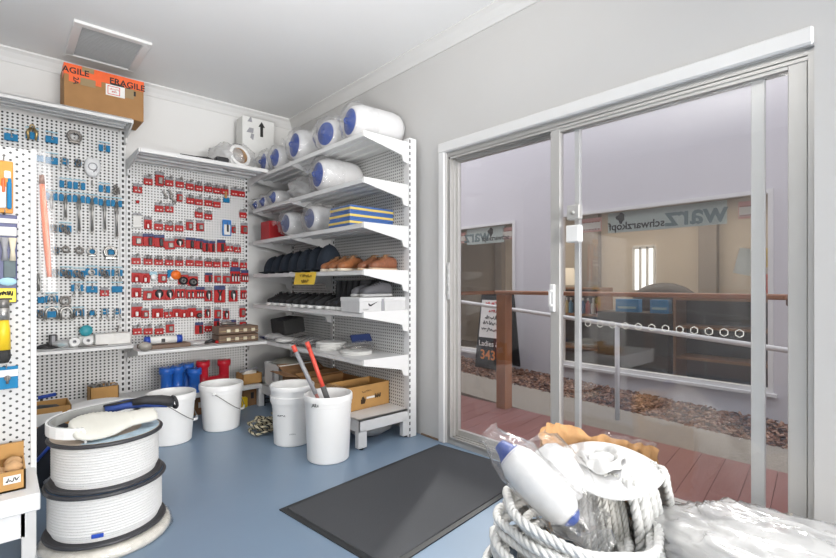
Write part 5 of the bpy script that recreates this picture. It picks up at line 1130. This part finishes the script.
# ------------------------------------------------------------------ buckets
def bucket_proto(h, rt, rb, handle=True, double=False):
    t = thing('bucket', None, None); p = MB(); r1 = rb + (rt - rb) * .82
    p.lathe([(0, 0), (rb - .008, 0)], 56); p.lathe([(rb - .008, 0), (rb, .008)], 56); p.lathe([(rb, .008), (r1, h - .075)], 56); p.lathe([(r1, h - .075), (rt, h - .073)], 56); p.lathe([(rt, h - .073), (rt, h - .046)], 56)
    p.lathe([(rt, h - .046), (rt + .005, h - .044)], 56); p.lathe([(rt + .005, h - .044), (rt + .005, h - .006), (rt + .001, h), (rt - .006, h - .002)], 56); p.lathe([(rt - .006, h - .002), (r1 - .008, h - .06), (rb - .01, .012)], 56); p.lathe([(rb - .01, .012), (0, .010)], 56); p.build('tub', WBUCK, t)
    if double:
        p = MB(); q = rt + .014
        p.lathe([(rt + .006, h - .028), (q, h - .026)], 56); p.lathe([(q, h - .026), (q + .002, h + .016)], 56); p.lathe([(q + .002, h + .016), (rt + .008, h + .020)], 56); p.lathe([(rt + .008, h + .02), (rt + .009, h + .06)], 56); p.lathe([(rt + .009, h + .06), (q + .002, h + .062)], 56)
        p.lathe([(q + .002, h + .062), (q + .003, h + .092), (q - .002, h + .098), (rt + .002, h + .095)], 56); p.lathe([(rt + .002, h + .095), (rb + .01, h - .02)], 56); p.lathe([(rb + .01, h - .02), (0, h - .03)], 56); p.build('nested_rim', WBUCK, t)
    if handle:
        p = MB(); n = 20; pts = []
        for k in range(n + 1):
            a = PI * k / n; pts.append(Vector(((rt + .008) * math.cos(a), -(rt + .012) * math.sin(a) * .99, h - .06 - .16 * math.sin(a) ** 1.3)))
        p.tube(pts, .003, 6); hd = p.build('wire_handle', STEELD, t)
        k = n // 2; p = MB(); p.tube([pts[k - 2], pts[k], pts[k + 2]], .009, 8); p.build('hand_grip', WPLA, hd)
        for sx in (-1, 1): p = MB(); p.cyl((sx * (rt - .004), 0, h - .06), (sx * (rt + .014), 0, h - .06), .012, n=10); p.build('lug', WBUCK, t)
    return t
def lid(t, h, rt):
    p = MB(); p.lathe([(0, h + .03), (rt * .5, h + .027), (rt * .9, h + .014), (rt + .012, h + .005), (rt + .012, h - .02)], 40); p.build('domed_lid', WBUCK, t)
b1 = bucket_proto(.375, .168, .142); tag(b1, 'white bucket with wire handle standing next to the rope drums', 'bucket', 'white buckets'); b1.location = (.975, 3.90, 0); b1.rotation_euler.z = R(62)
b2 = dup(b1, (1.38, 3.985, 0), (0, 0, R(52)), 'white bucket with wire handle in front of the red pumps'); 
b4 = bucket_proto(.345, .148, .135, False, True); tag(b4, 'white bucket with a second bucket nested in it behind the bucket of poles', 'bucket', 'white buckets'); b4.location = (1.655, 3.26, 0)
for body, z, x, sz in (('scribble', .235, -.10, .05), ('scribble', .10, .0, .03)):
    p = MB(); Rb = .1435 + .008 * z / .3; ang = R(-118) + x * 5.5; M = Matrix.Rotation(ang, 4, 'Z') @ Matrix.Translation((Rb, 0, z)) @ Matrix.Rotation(R(90), 4, 'Z') @ Matrix.Rotation(R(90), 4, 'X'); scribble(p, sz * 1.2, sz * .3, 4, M, int(sz * 1000)); p.build('black_marking', INK, b4)
b5 = bucket_proto(.45, .160, .142, False); tag(b5, 'tall white bucket holding the boathook poles', 'bucket', 'white buckets'); b5.location = (1.686, 2.79, 0)
o = text('lettering', 'ALLP', .032, INK, b5, (-.045 * CT - .163 * ST * .97, .045 * ST - .163 * CT * .97, .40), (R(90), 0, R(-29)), bend=.165)
b6 = bucket_proto(.345, .185, .16, False); tag(b6, 'white bucket with domed lid behind the rope drums', 'bucket', 'white buckets'); b6.location = (.53, 3.93, 0); lid(b6, .345, .185)
def pole(label, off, lean, z1, cols):
    P = Vector((1.686 + off * CT, 2.79 - off * ST, .42)); d = Vector((-lean * CT, lean * ST, 1)); t = thing('boathook_pole', label, 'pole', P + d * (.03 - .42)); L_ = z1 - .03
    at = lambda a: d * (L_ * a)
    p = MB(); p.tube([at(0), at(.55)], .012, 10); p.build('lower_tube', cols[0], t); p = MB(); p.tube([at(.55), at(.94)], .015, 10); p.build('upper_tube', cols[1], t)
    p = MB(); p.tube([at(.94), at(1)], .016, 10); p.build('end_cap', cols[2], t)
    if len(cols) > 3: p = MB(); p.tube([at(.46), at(.60)], .019, 10); p.build('grip', cols[3], t)
REDP = mat('red_pole', (.75, .09, .06), .35); MAR = mat('dull_red_tube', (.40, .16, .14), .35, .3)
pole('red and grey pole leaning furthest over in the tall bucket', -.078, .47, .775, (MAR, GREYC, REDP))
pole('bright red pole with dark grip in the tall bucket', -.012, .36, .80, (MAR, REDP, REDP, mat('dark_rubber_grip', (.10, .10, .10), .7)))
t = thing('rope_coil', 'flecked black and cream rope heaped on the floor behind the nested buckets', 'rope', (1.575, 3.60, 0)); p = MB(); pts = []
for k in range(260):
    a = k * .22; r = .055 + .04 * math.sin(k * .13) + .02 * math.sin(k * .051); pts.append(Vector((r * math.cos(a), r * math.sin(a) * 1.1, .012 + .0004 * k + .02 * abs(math.sin(k * .37)))))
p.rope(pts, .010, .05, 5, mis=(0, 1, 1)); p.build('rope', [mat('black_strand', (.02, .02, .018), .8), mat('cream_strand', (.52, .47, .33), .8, 0, .3, 60)], t)
# floor clutter by the front unit
q = pZ(47, 470, 0); t = thing('duffel_bag', 'black and blue bag slumped on the floor behind the rope drums', 'bag', (.235, 3.55, 0)); p = MB(); p.ell((0, 0, .17), .14, .17, .19, 24, 14, lambda d: 1 + .15 * noise.noise(d * 2.5)); p.build('bag_body', mat('black_canvas', (.02, .022, .03), .7), t); p = MB(); p.tube([(-.08, -.16, .2), (.0, -.175, .30), (.07, -.14, .18)], .025, 8, flat=(1, .4)); p.build('blue_strap', mat('deep_blue_plastic', (.02, .07, .42), .4), t); p = MB(); p.ell((.03, -.12, .06), .08, .06, .06, 14, 8); p.build('grey_pocket', GREYC, t)
t = open_carton('open carton with white label on the floor behind the black bag', (.20, 4.02, 0), (.32, .26, .385), CARDL, 0); p = MB(); p.box((.03, -.1315, .31), (.16, .003, .08)); p.build('white_label', PAPER, t); p = MB(); p.ell((0, 0, .34), .13, .1, .04, 16, 8, lambda d: 1 + .2 * noise.noise(d * 3)); p.build('dark_contents', DARK, t)
p = MB(); p.box((0, 0, 0), (.05, .035, .62), .003, Matrix.Translation((.10, 2.92, .30)) @ Matrix.Rotation(R(9), 4, 'X')); o = p.build('timber_offcut', mat('weathered_timber', (.32, .26, .2), .8, 0, .3, 30)); tag(o, 'grey timber offcut leaning behind the front pegboard post', 'timber')

# ------------------------------------------------------------------ rope drums
def wound_mat():
    m = mat('wound_white_rope', (.90, .90, .89), .6, 0, .05, 90); nt = m.node_tree; N = nt.nodes; L = nt.links; b = N['Principled BSDF']
    tc = N.new('ShaderNodeTexCoord'); sx = N.new('ShaderNodeSeparateXYZ'); L.new(tc.outputs['Object'], sx.inputs[0])
    an = mnode(nt, 'ARCTAN2', sx.outputs[1], sx.outputs[0]); ph = mnode(nt, 'ADD', mnode(nt, 'MULTIPLY', an, 170.0), mnode(nt, 'MULTIPLY', sx.outputs[2], 420.0))
    h = mnode(nt, 'ABSOLUTE', mnode(nt, 'SINE', ph)); bp = N.new('ShaderNodeBump'); bp.inputs['Strength'].default_value = .55; bp.inputs['Distance'].default_value = .005
    L.new(h, bp.inputs['Height']); L.new(bp.outputs['Normal'], b.inputs['Normal']); return m
WOUND = wound_mat(); RIM = mat('dark_drum_rim', (.045, .045, .05), .4)
DX, DYY = .382, 2.635
def drum(name_label, z0, h, r, tilt=(0, 0), rope_tag=False):
    t = thing('rope_drum', name_label, 'rope drum', (DX, DYY, z0)); t.rotation_euler = (tilt[0], tilt[1], 0)
    n = 15; pr = [(r * .9, .016)]
    for k in range(n):
        z_a = .018 + (h - .036) * k / n; dz = (h - .036) / n
        bul = r - .012 - .02 * (k < 2) * (2 - k) * .3
        pr += [(bul - .004, z_a), (bul + .002, z_a + dz * .25), (bul + .004, z_a + dz * .5), (bul + .002, z_a + dz * .75)]
    pr += [(r * .9, h - .016)]
    p = MB(); p.lathe(pr, 96); p.build('wound_rope', WOUND, t)
    for nm, za in (('bottom_flange', 0), ('top_flange', h - .014)):
        p = MB(); p.lathe([(0, za), (r, za), (r + .004, za + .004), (r + .004, za + .010), (r, za + .014), (0, za + .014)], 64); f_ = p.build(nm, RIM if za else RIM, t)
        p = MB(); p.torus((0, 0, za + .007), r + .002, .0085, 64, 8); p.build('rim_band', RIM, f_)
    return t
d0 = thing('rope_drum', 'film wrapped rope drum at the bottom of the drum stack', 'rope drum', (DX + .005, DYY, 0)); p = MB()
p.lathe([(0, 0), (.25, 0), (.262, .015), (.258, .035), (.24, .048), (.20, .054), (0, .056)], 60, None, lambda q, a: jit(q, .006 if q.z > .01 and q.z < .05 else 0, 14, 4)); p.build('wound_rope', mat('cream_rope', (.70, .67, .60), .6, 0, .15, 40, .3), d0)
p = MB(); p.lathe([(.255, .002), (.274, .018), (.268, .04), (.248, .056), (.20, .060)], 60, None, lambda q, a: jit(q, .008, 16, 9)); p.build('plastic_wrap', FILM, d0)
d1 = drum('white rope drum with blue sewn label in the middle of the drum stack', .062, .226, .236)
p = MB(); p.box((0, 0, 0), (.004, .045, .018), .002, Matrix.Rotation(R(-107), 4, 'Z') @ Matrix.Translation((.234, 0, .05))); p.build('blue_label', mat('deep_blue_plastic', (.02, .07, .42), .4), d1)
p = MB(); p.lathe([(.17, .2265), (.232, .2275)], 64); p.build('blue_flange_face', mat('blue_print_ring', (.10, .22, .40), .4, 0, .3, 18), d1)
d2 = drum('white rope drum at the top of the drum stack, carrying the ribbed pad', .289, .214, .222)
p = MB(); p.lathe([(0, .2145), (.218, .2155)], 64); p.build('beige_flange_face', mat('beige_board', (.62, .52, .42), .6, 0, .05, 10), d2)
p = MB(); n = 40; p.grid(lambda a, b: Vector(((.14 + .075 * b) * math.cos(-2.2 + 3.3 * a), (.14 + .075 * b) * math.sin(-2.2 + 3.3 * a), .2165)), 40, 2); p.build('printed_label', mat('pale_blue_print', (.45, .58, .68), .5, 0, .5, 30), d2)
# ribbed pad with its strap on the top drum
ZT = .289 + .218
t = thing('ribbed_pad', 'white ribbed pad with grey edged loop and blue black strap on the top rope drum', 'pad', (DX, DYY, ZT)); Mz = Matrix.Rotation(-TH + R(52), 4, 'Z')
Mp = Mz @ Matrix.Translation((-.02, -.05, .045)) @ Matrix.Rotation(R(26), 4, 'X') @ Matrix.Diagonal((.82, .95, 1, 1))
prof_ = [(-.19, .01), (-.185, .045), (-.165, .072), (-.12, .092), (-.06, .098), (0, .088), (.05, .068), (.10, .052), (.15, .050), (.20, .052), (.235, .045), (.245, .02)]
p = MB(); rings = []
for i in range(45):
    x = -.19 + .435 * i / 44
    for k in range(len(prof_) - 1):
        if prof_[k][0] <= x <= prof_[k + 1][0] + 1e-6: f0 = (x - prof_[k][0]) / (prof_[k + 1][0] - prof_[k][0]); hw = prof_[k][1] + f0 * (prof_[k + 1][1] - prof_[k][1]); break
    rib = .006 * math.cos(i * PI) if x < .10 else 0
    rings.append([Vector((x, hw * math.cos(a) - .035, .024 + (.020 + rib) * math.sin(a) * min(1, hw / .04))) for a in [2 * PI * k / 18 for k in range(18)]])
p.loft(rings, Mp); p.build('ribbed_pad', mat('cream_rubber', (.66, .65, .59), .55), t)
def strip(mb, pts, nrm, w_, th, M=None):
    rings = []
    for i, q in enumerate(pts):
        q = Vector(q); tt = (Vector(pts[min(i + 1, len(pts) - 1)]) - Vector(pts[max(i - 1, 0)])).normalized(); nn = Vector(nrm); b_ = tt.cross(nn).normalized(); rings.append([q + nn * (w_ / 2) + b_ * th / 2, q + nn * (w_ / 2) - b_ * th / 2, q - nn * (w_ / 2) - b_ * th / 2, q - nn * (w_ / 2) + b_ * th / 2])
    mb.loft(rings, M, True, False)
loop = [(-.13 + .0, -.145, .02)] + [(-.10 - .135 * math.sin(a), -.01 - .125 * math.cos(a), .035 + .012 * a) for a in [PI * k / 12 for k in range(1, 13)]] + [(-.02, .125, .075), (.06, .122, .078), (.13, .115, .08), (.20, .11, .075)]
p = MB(); strip(p, loop, (0, 0, 1), .048, .007, Mz); p.build('white_band', WPLA, t)
inn = [(x * .93 - .005, y * .9 - .002, z + .002) for x, y, z in loop[1:]]; p = MB(); strip(p, inn, (0, 0, 1), .042, .010, Mz); p.build('grey_edge', mat('grey_webbing', (.33, .34, .33), .7), t)
p = MB(); p.tube([(.02, .09, .07), (.10, .075, .085), (.17, .05, .085), (.23, .02, .078), (.275, -.005, .07)], [.03, .036, .038, .036, .034], 14, M=Mz, flat=(1, .65)); p.build('blue_cuff', mat('royal_blue_neoprene', (.03, .07, .28), .7), t)
p = MB(); p.tube([(.12, .035, .098), (.18, .02, .10), (.24, -.005, .092), (.295, -.03, .075)], [.022, .030, .034, .036], 14, M=Mz, flat=(1, .75)); p.torus((0, 0, 0), .03, .008, 20, 6, Mz @ Matrix.Translation((.296, -.03, .075)) @ Matrix.Rotation(R(80), 4, 'Y')); p.tube([(.02, .10, .09), (.06, .06, .10), (.12, .04, .108)], .012, 8, M=Mz, flat=(1, .5)); p.build('black_strap', mat('black_neoprene', (.025, .025, .028), .6), t)

# ------------------------------------------------------------------ door mat
m_ = MB(); Mm = Matrix.Translation((1.81, 1.985, 0)) @ Matrix.Rotation(R(6.2), 4, 'Z')
t = thing('door_mat', 'dark grey rectangular mat with rubber edge on the blue floor before the glass door', 'mat', (1.81, 1.985, 0)); t.rotation_euler.z = R(6.2)
m_.box((0, 0, .006), (1.28, .75, .011), .003); m_.build('carpet_pile', mat('charcoal_carpet', (.085, .088, .095), .95, 0, .55, 260, .5, 1, .1), t)
m_ = MB(); W, D = 1.34, .81
m_.prism([(-W / 2, -D / 2), (W / 2, -D / 2), (W / 2, D / 2), (-W / 2, D / 2)], 0, .006, 2); m_.build('rubber_edge', mat('black_rubber', (.025, .028, .03), .6), t)

# ------------------------------------------------------------------ rope bundle by the door
BX, BY = 1.80, .99
t = thing('rope_coil', 'big coil of thick white laid rope on the floor by the glass door', 'rope', (BX, BY, 0)); p = MB(); pts = []
turns = 9; RT = Vector((CT, -ST, 0))
def slump(q, top): return q * max(.7, min(1.1, .88 - .28 * top))           # the heap is high at one side and spread low at the other
for k in range(turns * 48):
    a = 2 * PI * k / 48; ti = k / 48; lay = int(ti); r = .385 - .035 * (lay % 2) - .016 * (lay // 2) + .012 * math.sin(3 * a + lay * 1.3) + .008 * math.sin(7 * a + lay)
    z = .034 * (lay * .98) * .92 + .012 * math.sin(2 * a + lay * .8) * (lay > 0); q = Vector((r * math.cos(a + 2.0), r * .92 * math.sin(a + 2.0), 0)); q.z = .020 + slump(max(z, 0), q.dot(RT) / .38); pts.append(q)
p.rope(pts, .0185, .095, 6); p.build('rope', ROPEW, t)
p = MB(); pts = []
for k in range(5 * 44):
    a = 2 * PI * k / 44; lay = int(k / 44); r = .26 - .03 * (lay % 2) - .01 * lay + .012 * math.sin(3 * a + lay); q = Vector((r * math.cos(a + .6), r * .92 * math.sin(a + .6), 0)); q.z = .022 + slump(.036 * lay, q.dot(RT) / .3); pts.append(q)
p.rope(pts, .0185, .095, 6); p.build('inner_rope', ROPEW, t)
# tilted reel: flange, folded canvas on it, hanging turns, brown paper wrap
RC = Vector((2.045, .985, .385)); Mt = Matrix.Rotation(R(4), 4, Vector((CT, -ST, 0)))
t = thing('rope_reel', 'reel of white rope with pale round flange in brown paper beside the glass door', 'reel', (RC.x, RC.y, 0)); O_ = Vector((0, 0, RC.z))
MR = Matrix.Translation(O_) @ Mt
p = MB()
def flange(a, b):
    an = 2 * PI * a; r = .235 * b; s_ = math.cos(an - R(-150)); return MR @ Vector((r * math.cos(an), r * math.sin(an), -.035 * b ** 3 * max(0, s_) ** 2 + .006 * b * math.sin(3 * an)))
p.grid(flange, 60, 10); p.grid(lambda a, b: flange(a, b) - Vector((0, 0, .006)), 60, 10); p.grid(lambda a, b: flange(a, 1) - Vector((0, 0, .006 * b)), 60, 1); p.build('top_flange', mat('pale_flange_sheet', (.64, .64, .635), .5, 0, .02, 8), t)
p = MB(); p.lathe([(.07, -.34), (.07, -.01)], 24, MR); p.lathe([(0, -.345), (.17, -.345), (.17, -.338), (0, -.338)], 40, MR); p.build('core', WPLA, t)
def hang(k, a0, rr, r, low=-.365, swing=.035):
    d_ = Vector((math.cos(a0), math.sin(a0), 0)); tn = Vector((-d_.y, d_.x, 0))
    P = [Vector((0, 0, -.012)) + d_ * rr * .78, d_ * rr + Vector((0, 0, -.05)), d_ * (rr + .02) + tn * swing * .4 + Vector((0, 0, -.14)), d_ * (rr + .022) + tn * swing * .8 + Vector((0, 0, -.24)), d_ * (rr + .01) + tn * swing + Vector((0, 0, low))]
    f_ = []
    for i in range(4):
        A = P[max(i - 1, 0)]; B, C_ = P[i], P[i + 1]; D = P[min(i + 2, 4)]
        for q in range(6):
            u = q / 6; f_.append(.5 * ((2 * B) + (C_ - A) * u + (2 * A - 5 * B + 4 * C_ - D) * u * u + (3 * B - A - 3 * C_ + D) * u ** 3))
    return [O_ + q for q in f_ + [P[-1]]]
p = MB()
for k in range(6): p.rope(hang(k, R(-124 + k * 10), .182 + .008 * math.sin(k * 2.1), .0), .0195, .10, 6)
p.build('hanging_turns', ROPEW, t)
p = MB()
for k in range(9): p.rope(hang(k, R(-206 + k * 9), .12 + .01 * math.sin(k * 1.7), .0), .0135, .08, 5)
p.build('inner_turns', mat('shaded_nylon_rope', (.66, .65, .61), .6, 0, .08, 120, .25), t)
p = MB()
for k in range(4):
    a0 = R(-66 + k * 9); pts = []
    for i in range(26):
        f_ = i / 25; rad = .215 + .045 * math.sin(PI * f_); pts.append(O_ + Vector((rad * math.cos(a0 + .25 * f_), rad * math.sin(a0 + .25 * f_), .05 * math.sin(PI * min(1, f_ * 2.2)) * (1 if k == 1 else .2) - .36 * f_)))
    p.rope(pts, .0165, .085, 6)
p.build('outer_turns', ROPEW, t)
p = MB()
def canv(a, b):
    an = 2 * PI * a; r = .055 + .055 * b; r *= 1 + .14 * math.sin(3 * an + b * 2) + .06 * math.sin(7 * an); z = .012 + .036 * math.sin(PI * min(1, b * 1.05)) + .008 * math.sin(5 * an + 6 * b)
    return MR @ Vector((r * math.cos(an) * 1.25 - .01, r * math.sin(an) * .85 + .02, z))
p.grid(canv, 44, 10); p.lathe([(0, .026), (.03, .030), (.058, .026)], 24, MR @ Matrix.Translation((-.01, .02, 0)) @ Matrix.Diagonal((1.25, .85, 1, 1)))
p.build('folded_canvas', mat('white_canvas', (.64, .64, .63), .8, 0, .06, 60, .2), t)
p = MB()
def wrap(a, b):
    an = R(-28) + R(178) * a; r = .238 + .03 * b + .03 * max(0, a - .55); top = .035 + .085 * max(0, math.sin(PI * (a - .35) / .75)) + .022 * noise.noise(Vector((a * 14, 0, 5)))
    z = -.35 + (.35 + top) * b; q = Vector((r * math.cos(an), r * math.sin(an), z)); cr = 1 - abs(noise.noise(Vector((a * 16, b * 7, 2)))); return O_ + jit(q, .010, 20, 1) + Vector((math.cos(an), math.sin(an), 0)) * .018 * cr * cr
p.grid(wrap, 80, 30); p.build('brown_paper', mat('crumpled_brown_paper', (.60, .34, .15), .75, 0, .2, 26, .4), t)
p = MB(); p.grid(lambda a, b: wrap(.02 + .30 * a, .72 + .30 * b) + Vector((.004, -.004, .01 + .02 * noise.noise(Vector((a * 12, b * 5, 9))))), 24, 8); p.build('clear_tape', FILM, t)
# fenders in film leaning on the coil
def crease(v, f=1.): return 1 - abs(noise.noise(v * f))
def leaning(label, p0, p1, r, seed, tip, g0=.115, g1=.15):
    p0, p1 = Vector(p0), Vector(p1); d_ = (p1 - p0); L_ = d_.length
    t = thing('boat_fender', label, 'fender', p0, 0, 'film wrapped fenders on the rope coil'); M = d_.to_track_quat('X', 'Z').to_matrix().to_4x4() @ Matrix.Rotation(R(90), 4, 'Y')
    p = MB(); p.lathe([(r * .30, .0), (r * .70, .02), (r * .95, .065), (r, .12), (r, L_ - .12), (r * .95, L_ - .07), (r * .7, L_ - .03), (r * .3, L_)], 30, M); p.build('body', mat('matte_white_fender', (.70, .70, .70), .4, 0, .02, 6), t)
    if tip:
        p = MB(); p.lathe([(0, -.05), (r * .3, -.045), (r * .42, -.015), (r * .60, .012), (r * .74, .026)], 26, M); p.build('blue_end_cap', FBLUE, t); p = MB(); p.lathe([(r * .52, L_ - .012), (r * .4, L_ - .0), (r * .2, L_ + .012), (0, L_ + .014)], 26, M); p.build('blue_end_cap', FBLUE, t)
    p = MB(); prof = [(r * .62, -g0), (r * .50, -g0 * .85), (r * .62, -g0 * .5), (r * .88, -.01)] + [(r * (1.07 + .03 * (k % 2)), .05 + (L_ - .08) * k / 16) for k in range(17)] + [(r * .95, L_ + .01), (r * .62, L_ + .05), (r * .5, L_ + .08), (r * .85, L_ + .11), (r * .6, L_ + g1)]
    def fn(q, a):
        e = Vector((math.cos(a) * 2.2, math.sin(a) * 2.2, q.z * 9 + seed)); k = 1.5 if q.z < .0 or q.z > L_ else 1.; rr = 1 + k * (.16 * noise.noise(e) + .10 * crease(e, 2.1) ** 4); rr = max(rr, 1.01) if 0 < q.z < L_ else rr
        return Vector((q.x * rr, q.y * rr, q.z))
    p.lathe(prof, 60, M, fn); p.build('plastic_wrap', FILM, t); return t
leaning('film wrapped white fender with blue ends leaning out over the rope coil', CAM + ray(507, 452) * 1.98, CAM + ray(574, 520) * 1.80, .084, 1, True)
leaning('plain white film wrapped fender between the blue ended one and the reel', CAM + ray(541, 447) * 2.07, CAM + ray(577, 500) * 1.98, .094, 5, False, .05, .06)
# big clear bag of rope by the wall
t = thing('plastic_bag', 'big clear plastic bag of white line slumped in front of the door frame', 'bag', (2.10, .30, 0)); p = MB()
def bagf(d, k=1.):
    return 1 + .15 * noise.noise(d * 2.2 + Vector((3, 1, 0))) + k * (.10 * crease(Vector((d.x * 5 + d.z * 3, d.y * 1.3, d.z * 5)), 1.) ** 5 + .035 * crease(Vector((d.x * 9 + d.y * 4, d.y * 4, d.z * 7)), 1.) ** 4 - .06)
Mb = Matrix.Rotation(R(-8), 4, 'Z')
p.ell((0, 0, .16), .29, .50, .18, 110, 60, lambda d: bagf(d), Mb)
p.v = [Vector((min(q.x, .375), q.y, max(q.z, .002))) for q in p.v]; p.build('film', thin_mat('bag_film', (1, 1, 1), (.82, .82, .82), .5, .16, 1.4, .35, 9, .25), t)
p = MB(); p.ell((0, 0, .135), .24, .44, .13, 30, 16, lambda d: bagf(d, 0), Mb); p.v = [Vector((min(q.x, .35), q.y, max(q.z, .004))) for q in p.v]; p.build('white_line_inside', mat('white_braid', (.72, .72, .71), .7, 0, .12, 60, .3), t)
